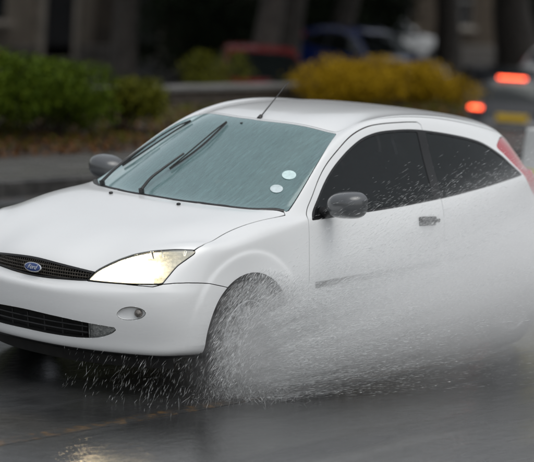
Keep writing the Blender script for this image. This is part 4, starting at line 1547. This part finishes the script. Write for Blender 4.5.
# ------------------------------------------------------------------ other vehicles
GEN = {}
def generic_parts():
    if GEN:
        return GEN
    def shape(V):
        V = V.copy()
        z = V[:, 2]
        V[:, 2] = z * 1.0 + .02 * np.clip(z - .9, 0, 1)
        return V
    P = cut_body(3, shape)
    for k in ('bonnet', 'front_bumper', 'roof', 'tailgate', 'rear_bumper', 'windscreen', 'rear_window', 'grille', 'intake', 'body'):
        V, N, F = P[k].both().arrays(.004)
        GEN[k] = np_mesh(k, V, F, N)
    for k in ('door', 'door_glass', 'quarter_glass', 'headlight', 'tail', 'seal'):
        for s in (1, -1):
            t = P[k] if s == 1 else P[k].mirror()
            V, N, F = t.arrays(.004)
            GEN[k, s] = np_mesh(k, V, F, N)
    W_ = [P[k].both().offset(-.03) for k in ('door', 'body', 'bonnet', 'tailgate', 'roof')]
    V = []; F = []; n = 0
    for t in W_:
        V.append(t.V); F.append(t.F + n); n += len(t.V)
    GEN['inner'] = np_mesh('inner_skin', np.concatenate(V), np.concatenate(F))
    GEN['undertray'] = MB().box((0, 0, .30), (3.7, 1.36, .22), bev=.04).mesh('floor_pan')
    return GEN

def part(name, me, material, parent):
    o = link(bpy.data.objects.new(name, me))
    if len(me.materials) == 0:
        me.materials.append(material)
    o.material_slots[0].link = 'OBJECT'
    o.material_slots[0].material = material
    o.parent = parent
    return o

GL_DARK = glass('parked_glass', (.10, .11, .115), .02, (.4, .5, .5), .03, .03, fr=.6)
def other_car(name, label, cat, loc, rz, pm, scale=(1, 1, 1), group=None, lit_tail=False, lit_head=False, tail_cut=True):
    G = generic_parts()
    root = empty(name, loc, rz)
    root.scale = scale
    tag(root, label, cat, group)
    for k, nm in (('bonnet', 'bonnet'), ('front_bumper', 'front_bumper'), ('roof', 'roof'), ('tailgate', 'tailgate'), ('rear_bumper', 'rear_bumper'), ('body', 'body_shell')):
        part(nm, G[k], pm, root)
    part('windscreen', G['windscreen'], GL_DARK, root)
    part('rear_window', G['rear_window'], GL_DARK, root)
    part('grille', G['grille'], M_BLACK, root)
    part('lower_grille', G['intake'], M_BLACK, root)
    part('inner_skin', G['inner'], M_TRIM, root)
    part('floor_pan', G['undertray'], M_UNDER, root)
    for s in (1, -1):
        d = part('door', G['door', s], pm, root)
        part('window', G['door_glass', s], GL_DARK, d)
        part('quarter_window', G['quarter_glass', s], GL_DARK, root)
        part('window_seal', G['seal', s], M_SEAL, root)
        part('headlight', G['headlight', s], emit('peach_headlight', (1, .55, .28), 1.2) if lit_head else MATS['lamp_chrome'], root)
        part('tail_light', G['tail', s], pm if lit_tail else MATS['red_lens'], root)
        for cx in (.862, 3.478):
            wheel(root, 2.05 - cx, s * .752, s, detail=False)
        MB().box(place(1.575, s * .90, .995), (.10, .20, .13), bev=.04).build('door_mirror', M_BLACK, root, smooth=50)
    return root

P_BLK = paint('black_lacquer', (.010, .011, .014), False)
P_WHT = paint('plain_white_lacquer', (.70, .71, .72), False)
P_RED = paint('dark_red_lacquer', (.16, .012, .014), False)
P_BLU = paint('blue_lacquer', (.006, .020, .12), False)
P_SIL = paint('silver_lacquer', (.42, .43, .44), False)

dark = other_car('queueing_car', 'black hatchback with lit red brake lights and yellow plate at the right edge', 'car', (-25.0, -13.75, -1.094), math.radians(-139), P_BLK, (1, 1, 1), lit_tail=True)
M_BRAKE = emit('lit_brake_lamp', (1.0, .10, .035), 7, (.5, .02, .02))
for s in (1, -1):
    tl = empty('brake_light'); tl.parent = dark
    tl.location = (-2.075, s * .60, .86)
    MB().box((0, 0, 0), (.06, .25, .135), (0, 0, -s * .12), bev=.02).build('lamp_housing', MATS['red_lens'], tl, smooth=40)
    MB().box((-.026, 0, .008), (.03, .215, .055), (0, 0, -s * .12), bev=.012).build('lit_lens', M_BRAKE, tl, smooth=40)
MB().box((-1.775, 0, 1.352), (.05, .46, .034), bev=.010).build('high_brake_light', M_BRAKE, dark)
MB().box((-2.118, 0, .73), (.014, .52, .112), bev=.004).build('number_plate', noisy('yellow_plate', (.62, .40, .02), (.72, .48, .03), 10, .35), dark)

M_SPIN = []
red = other_car('parked_car', 'dark red parked hatchback behind the low wall', 'car', (-23.2, -17.5, -1.094), math.radians(45), P_RED, group='cars in the car park', lit_head=True)
other_car('parked_car', 'blue parked hatchback at the back above the yellow shrubs', 'car', (-32.6, -22.2, -1.094), math.radians(80), P_BLU, group='cars in the car park')
other_car('parked_car', 'white parked hatchback furthest back beside the brown stone house', 'car', (-41.2, -28.3, -1.094), math.radians(172), P_WHT, group='cars in the car park')
other_car('parked_car', 'silver parked hatchback behind the left end of the hedge', 'car', (-18.2, -21.3, -1.094), math.radians(4), P_SIL, group='cars in the car park')

other_car('parked_car', 'white parked hatchback at the right edge above the black car', 'car', (-36.2, -18.6, -1.094), math.radians(175), P_WHT, group='cars in the car park')

# keep-left bollard on the centre line
bo = empty('traffic_bollard', (-8.17, -2.03, 0))
tag(bo, 'white and yellow traffic bollard at the right edge behind the hatchback', 'bollard')
MB().box((0, 0, .055), (.62, .40, .11), bev=.03).build('base', M_BLACK, bo, smooth=40)
def slabz(z0, z1, w0, w1, d0, d1):
    V = []
    for z, w, d in ((z0, w0, d0), (z1, w1, d1)):
        for k in range(20):
            a = 2 * PI * k / 20
            V.append((math.copysign(abs(math.cos(a)) ** .5, math.cos(a)) * d / 2, math.copysign(abs(math.sin(a)) ** .5, math.sin(a)) * w / 2, z))
    F = [(k, (k + 1) % 20, 20 + (k + 1) % 20, 20 + k) for k in range(20)] + [tuple(range(20, 40))]
    return MB().add(V, F)
slabz(.11, .60, .36, .34, .24, .22).build('yellow_shell', noisy('bollard_yellow', (.72, .60, .03), (.80, .68, .05), 5, .4), bo, smooth=40)
slabz(.602, .93, .335, .30, .215, .18).build('white_shell', noisy('bollard_white', (.66, .67, .66), (.74, .75, .74), 5, .4), bo, smooth=40)

# ------------------------------------------------------------------ the splash
# flow of water thrown up by the front wheel: centre line and spread, t metres behind the wheel
def plume(t):
    yc = .93 + .30 * t
    zc = .26 + .235 * t
    sg = .15 + .105 * t
    return yc, zc, sg

def mist_material():
    m = bpy.data.materials.new('spray_mist'); m.use_nodes = True
    t = NT(m)
    t.t.nodes.remove(t.b); t.b = None
    tc = t.n("ShaderNodeTexCoord")
    sp = t.n("ShaderNodeSeparateXYZ"); t.l(tc.outputs['Object'], sp.inputs[0])
    xr = t.math('MULTIPLY', sp.outputs[0], -1.0)
    y, z = sp.outputs[1], sp.outputs[2]
    M_ = t.math
    tt = M_('MAXIMUM', M_('SUBTRACT', xr, .80), 0.0)
    yc = M_('ADD', .93, M_('MULTIPLY', tt, .30))
    zc = M_('ADD', .26, M_('MULTIPLY', tt, .235))
    sg = M_('ADD', .15, M_('MULTIPLY', tt, .105))
    dy = M_('SUBTRACT', y, yc)
    dz = M_('SUBTRACT', z, zc)
    up = M_('MULTIPLY', M_('MAXIMUM', dz, 0.0), 1.35)
    dn = M_('MULTIPLY', M_('MINIMUM', dz, 0.0), .95)
    dzz = M_('ADD', up, dn)
    e = M_('DIVIDE', M_('ADD', M_('MULTIPLY', dy, dy), M_('MULTIPLY', dzz, dzz)), M_('MULTIPLY', sg, sg))
    g = M_('POWER', 2.71828, M_('MULTIPLY', e, -1.0))
    start = t.n("ShaderNodeMapRange"); start.interpolation_type = 'SMOOTHSTEP'
    t.l(xr, start.inputs[0]); start.inputs[1].default_value = .50; start.inputs[2].default_value = 1.15
    thin = M_('DIVIDE', .22, M_('ADD', sg, .07))
    d1 = M_('MULTIPLY', M_('MULTIPLY', g, thin), start.outputs[0])
    # round the wheel
    wx = M_('SUBTRACT', xr, .86); wy = M_('SUBTRACT', y, .95); wz = M_('SUBTRACT', z, .27)
    r2 = M_('ADD', M_('MULTIPLY', wx, wx), M_('ADD', M_('MULTIPLY', M_('MULTIPLY', wy, wy), 2.5), M_('MULTIPLY', wz, wz)))
    d2 = M_('POWER', 2.71828, M_('MULTIPLY', r2, -9.5))
    # drift hanging low over the road
    low = M_('POWER', 2.71828, M_('MULTIPLY', z, -5.0))
    st2 = t.n("ShaderNodeMapRange"); st2.interpolation_type = 'SMOOTHSTEP'
    t.l(xr, st2.inputs[0]); st2.inputs[1].default_value = .7; st2.inputs[2].default_value = 2.2
    oy = t.n("ShaderNodeMapRange"); oy.interpolation_type = 'SMOOTHSTEP'
    t.l(y, oy.inputs[0]); oy.inputs[1].default_value = 2.75; oy.inputs[2].default_value = 1.2
    d3 = M_('MULTIPLY', M_('MULTIPLY', low, st2.outputs[0]), oy.outputs[0])
    # streaky water, drawn out along the flow
    cv = t.n("ShaderNodeCombineXYZ")
    t.l(M_('MULTIPLY', xr, 1.3), cv.inputs[0]); t.l(M_('MULTIPLY', dy, 12.0), cv.inputs[1]); t.l(M_('MULTIPLY', dz, 20.0), cv.inputs[2])
    nz = t.noise(cv.outputs[0], 1.0, 5, .6, .3)
    stv = t.ramp(nz, [(.32, .05), (.52, .60), (.70, 1.0)])
    k = t.n("ShaderNodeSeparateColor"); t.l(stv, k.inputs[0])
    base = M_('ADD', M_('MULTIPLY', d1, MIST_A), M_('MULTIPLY', d2, MIST_B))
    dens = M_('ADD', M_('MULTIPLY', M_('MULTIPLY', base, 2.0), k.outputs[0]), M_('MULTIPLY', d3, MIST_C))
    ed = t.n("ShaderNodeMapRange"); ed.interpolation_type = 'SMOOTHSTEP'
    t.l(xr, ed.inputs[0]); ed.inputs[1].default_value = 5.9; ed.inputs[2].default_value = 4.2
    dens = M_('MULTIPLY', dens, ed.outputs[0])
    pv_ = t.n("ShaderNodeVolumePrincipled")
    pv_.inputs['Color'].default_value = (.998, .999, 1.0, 1)
    pv_.inputs['Anisotropy'].default_value = .25
    t.l(dens, pv_.inputs['Density'])
    t.l(pv_.outputs[0], t.out.inputs['Volume'])
    return m
MIST_A, MIST_B, MIST_C = 13.0, 2.2, .10
ms = MB().box((-3.05, 1.80, .72), (5.7, 2.3, 1.43)).build('spray_mist', mist_material())
tag(ms, 'white mist of spray trailing from the front wheel along the car', 'spray', kind='stuff')

def drops(P, D, length, rad):
    """slender water drops: position, direction, length, radius"""
    n = len(P)
    D = D / (np.linalg.norm(D, axis=1)[:, None] + 1e-9)
    a = rng.normal(size=(n, 3))
    u = np.cross(D, a); u /= np.linalg.norm(u, axis=1)[:, None] + 1e-9
    w = np.cross(D, u)
    L = length[:, None]; R = rad[:, None]
    ring = [P + D * L * .12 + R * (u * math.cos(k) + w * math.sin(k)) for k in (0, 2 * PI / 3, 4 * PI / 3)]
    V = np.stack([P - D * L * .5, *ring, P + D * L * .5], 1).reshape(-1, 3)
    k = np.arange(n)[:, None] * 5
    f = np.array([(0, 2, 1), (0, 3, 2), (0, 1, 3), (4, 1, 2), (4, 2, 3), (4, 3, 1)])
    F = (k[:, :, None] + f[None]).reshape(-1, 3)
    return V, F

def drop_mat():
    m = mat('water_drop', (.90, .93, .95), .12)
    t = NT(m)
    t.b.inputs['Specular IOR Level'].default_value = .8
    t.l(t.ramp(t.n("ShaderNodeNewGeometry").outputs['Random Per Island'], [(0.0, (.86, .88, .89)), (1.0, (.97, .98, .98))]), t.b.inputs['Base Color'])
    return m
M_DROP = drop_mat()

def flow_drops(n):
    """drops gathered into ropes and sheets that leave the wheel together"""
    nr = 260
    ra, rb = rng.normal(size=nr), rng.normal(size=nr)
    rs = .03 + .16 * rng.random(nr) ** 2          # how loose each rope is
    t0 = rng.gamma(1.2, .45, nr)                  # where it is densest
    w = rng.gamma(1.0, 1.0, nr); w /= w.sum()
    i = rng.choice(nr, n, p=w)
    t = np.abs(t0[i] + rng.normal(size=n) * (.30 + .35 * t0[i]))
    ok = t < 4.3
    i, t = i[ok], t[ok]
    n = len(t)
    a = ra[i] + rs[i] * 2.2 * rng.normal(size=n)
    b = rb[i] + rs[i] * 2.2 * rng.normal(size=n)
    yc, zc, sg = plume(t)
    y = yc + sg * .70 * a
    z = zc + sg * .78 * b * np.where(b < 0, 1.2, .85)
    P = np.stack([-(.80 + t), y, z], 1)
    D = np.stack([-np.ones(n), .30 + .10 * a + .03 * rng.normal(size=n), .235 + .10 * b + .04 * rng.normal(size=n)], 1)
    return P, D
def wheel_fan(n):
    th = rng.uniform(-.5, PI + .2, n)
    r = .10 + .30 * np.sqrt(rng.random(n))
    x = -.86 + np.cos(th) * r
    z = .28 + np.sin(th) * r * 1.02
    y = .90 + np.abs(rng.normal(size=n)) * .10
    D = np.stack([-.55 + .12 * rng.normal(size=n), .25 + .12 * rng.normal(size=n), .85 + .15 * rng.normal(size=n)], 1)
    return np.stack([x, y, z], 1), D
def foot_splash(n):
    a = rng.random(n)
    x = -rng.normal(.74, .12, n)
    y = .84 + np.abs(rng.normal(size=n)) * .16
    z = np.abs(rng.normal(size=n)) * .10 + .01
    D = np.stack([.35 + .3 * rng.normal(size=n), .5 + .4 * rng.normal(size=n), .55 + .6 * rng.normal(size=n)], 1)
    return np.stack([x, y, z], 1), D
def nose_drops(n):
    x = -rng.uniform(.02, .75, n)
    y = rng.uniform(.25, 1.05, n)
    z = rng.uniform(.0, .26, n) ** 1.0
    D = np.stack([.30 + .15 * rng.normal(size=n), -.15 + .2 * rng.normal(size=n), -.8 + .2 * rng.normal(size=n)], 1)
    return np.stack([x, y, z], 1), D
def side_drops(n):
    t = rng.gamma(2.6, .42, n) + .2
    x = -(.80 + t)
    y = .90 + .32 * rng.random(n) + .05 * t
    z = .60 + .20 * t * rng.random(n) + np.abs(rng.normal(size=n)) * .15
    D = np.stack([-1 + .1 * rng.normal(size=n), .18 + .1 * rng.normal(size=n), .42 + .18 * rng.normal(size=n)], 1)
    k = z < 1.42
    return np.stack([x, y, z], 1)[k], D[k]
sets = [flow_drops(150000), wheel_fan(11000), foot_splash(4500), side_drops(8000)]
Pn = np.concatenate([q[0] for q in sets]); Dn = np.concatenate([q[1] for q in sets])
k = Pn[:, 2] > .006
Pn, Dn = Pn[k], Dn[k]
V, F = drops(Pn, Dn, rng.gamma(2.0, .012, len(Pn)) + .005, .00018 + rng.gamma(1.0, .00020, len(Pn)))
tag(obj('water_spray', np_mesh('water_spray', V, F, smooth=True), M_DROP), 'sheet of flying water drops thrown up by the front wheel', 'spray', kind='stuff')
Pn, Dn = nose_drops(750)
V, F = drops(Pn, Dn, rng.gamma(2.2, .011, len(Pn)) + .010, .00022 + rng.gamma(1.0, .00014, len(Pn)))
tag(obj('falling_drops', np_mesh('falling_drops', V, F, smooth=True), M_DROP), 'water drops falling below the front bumper of the white car', 'spray', kind='stuff')
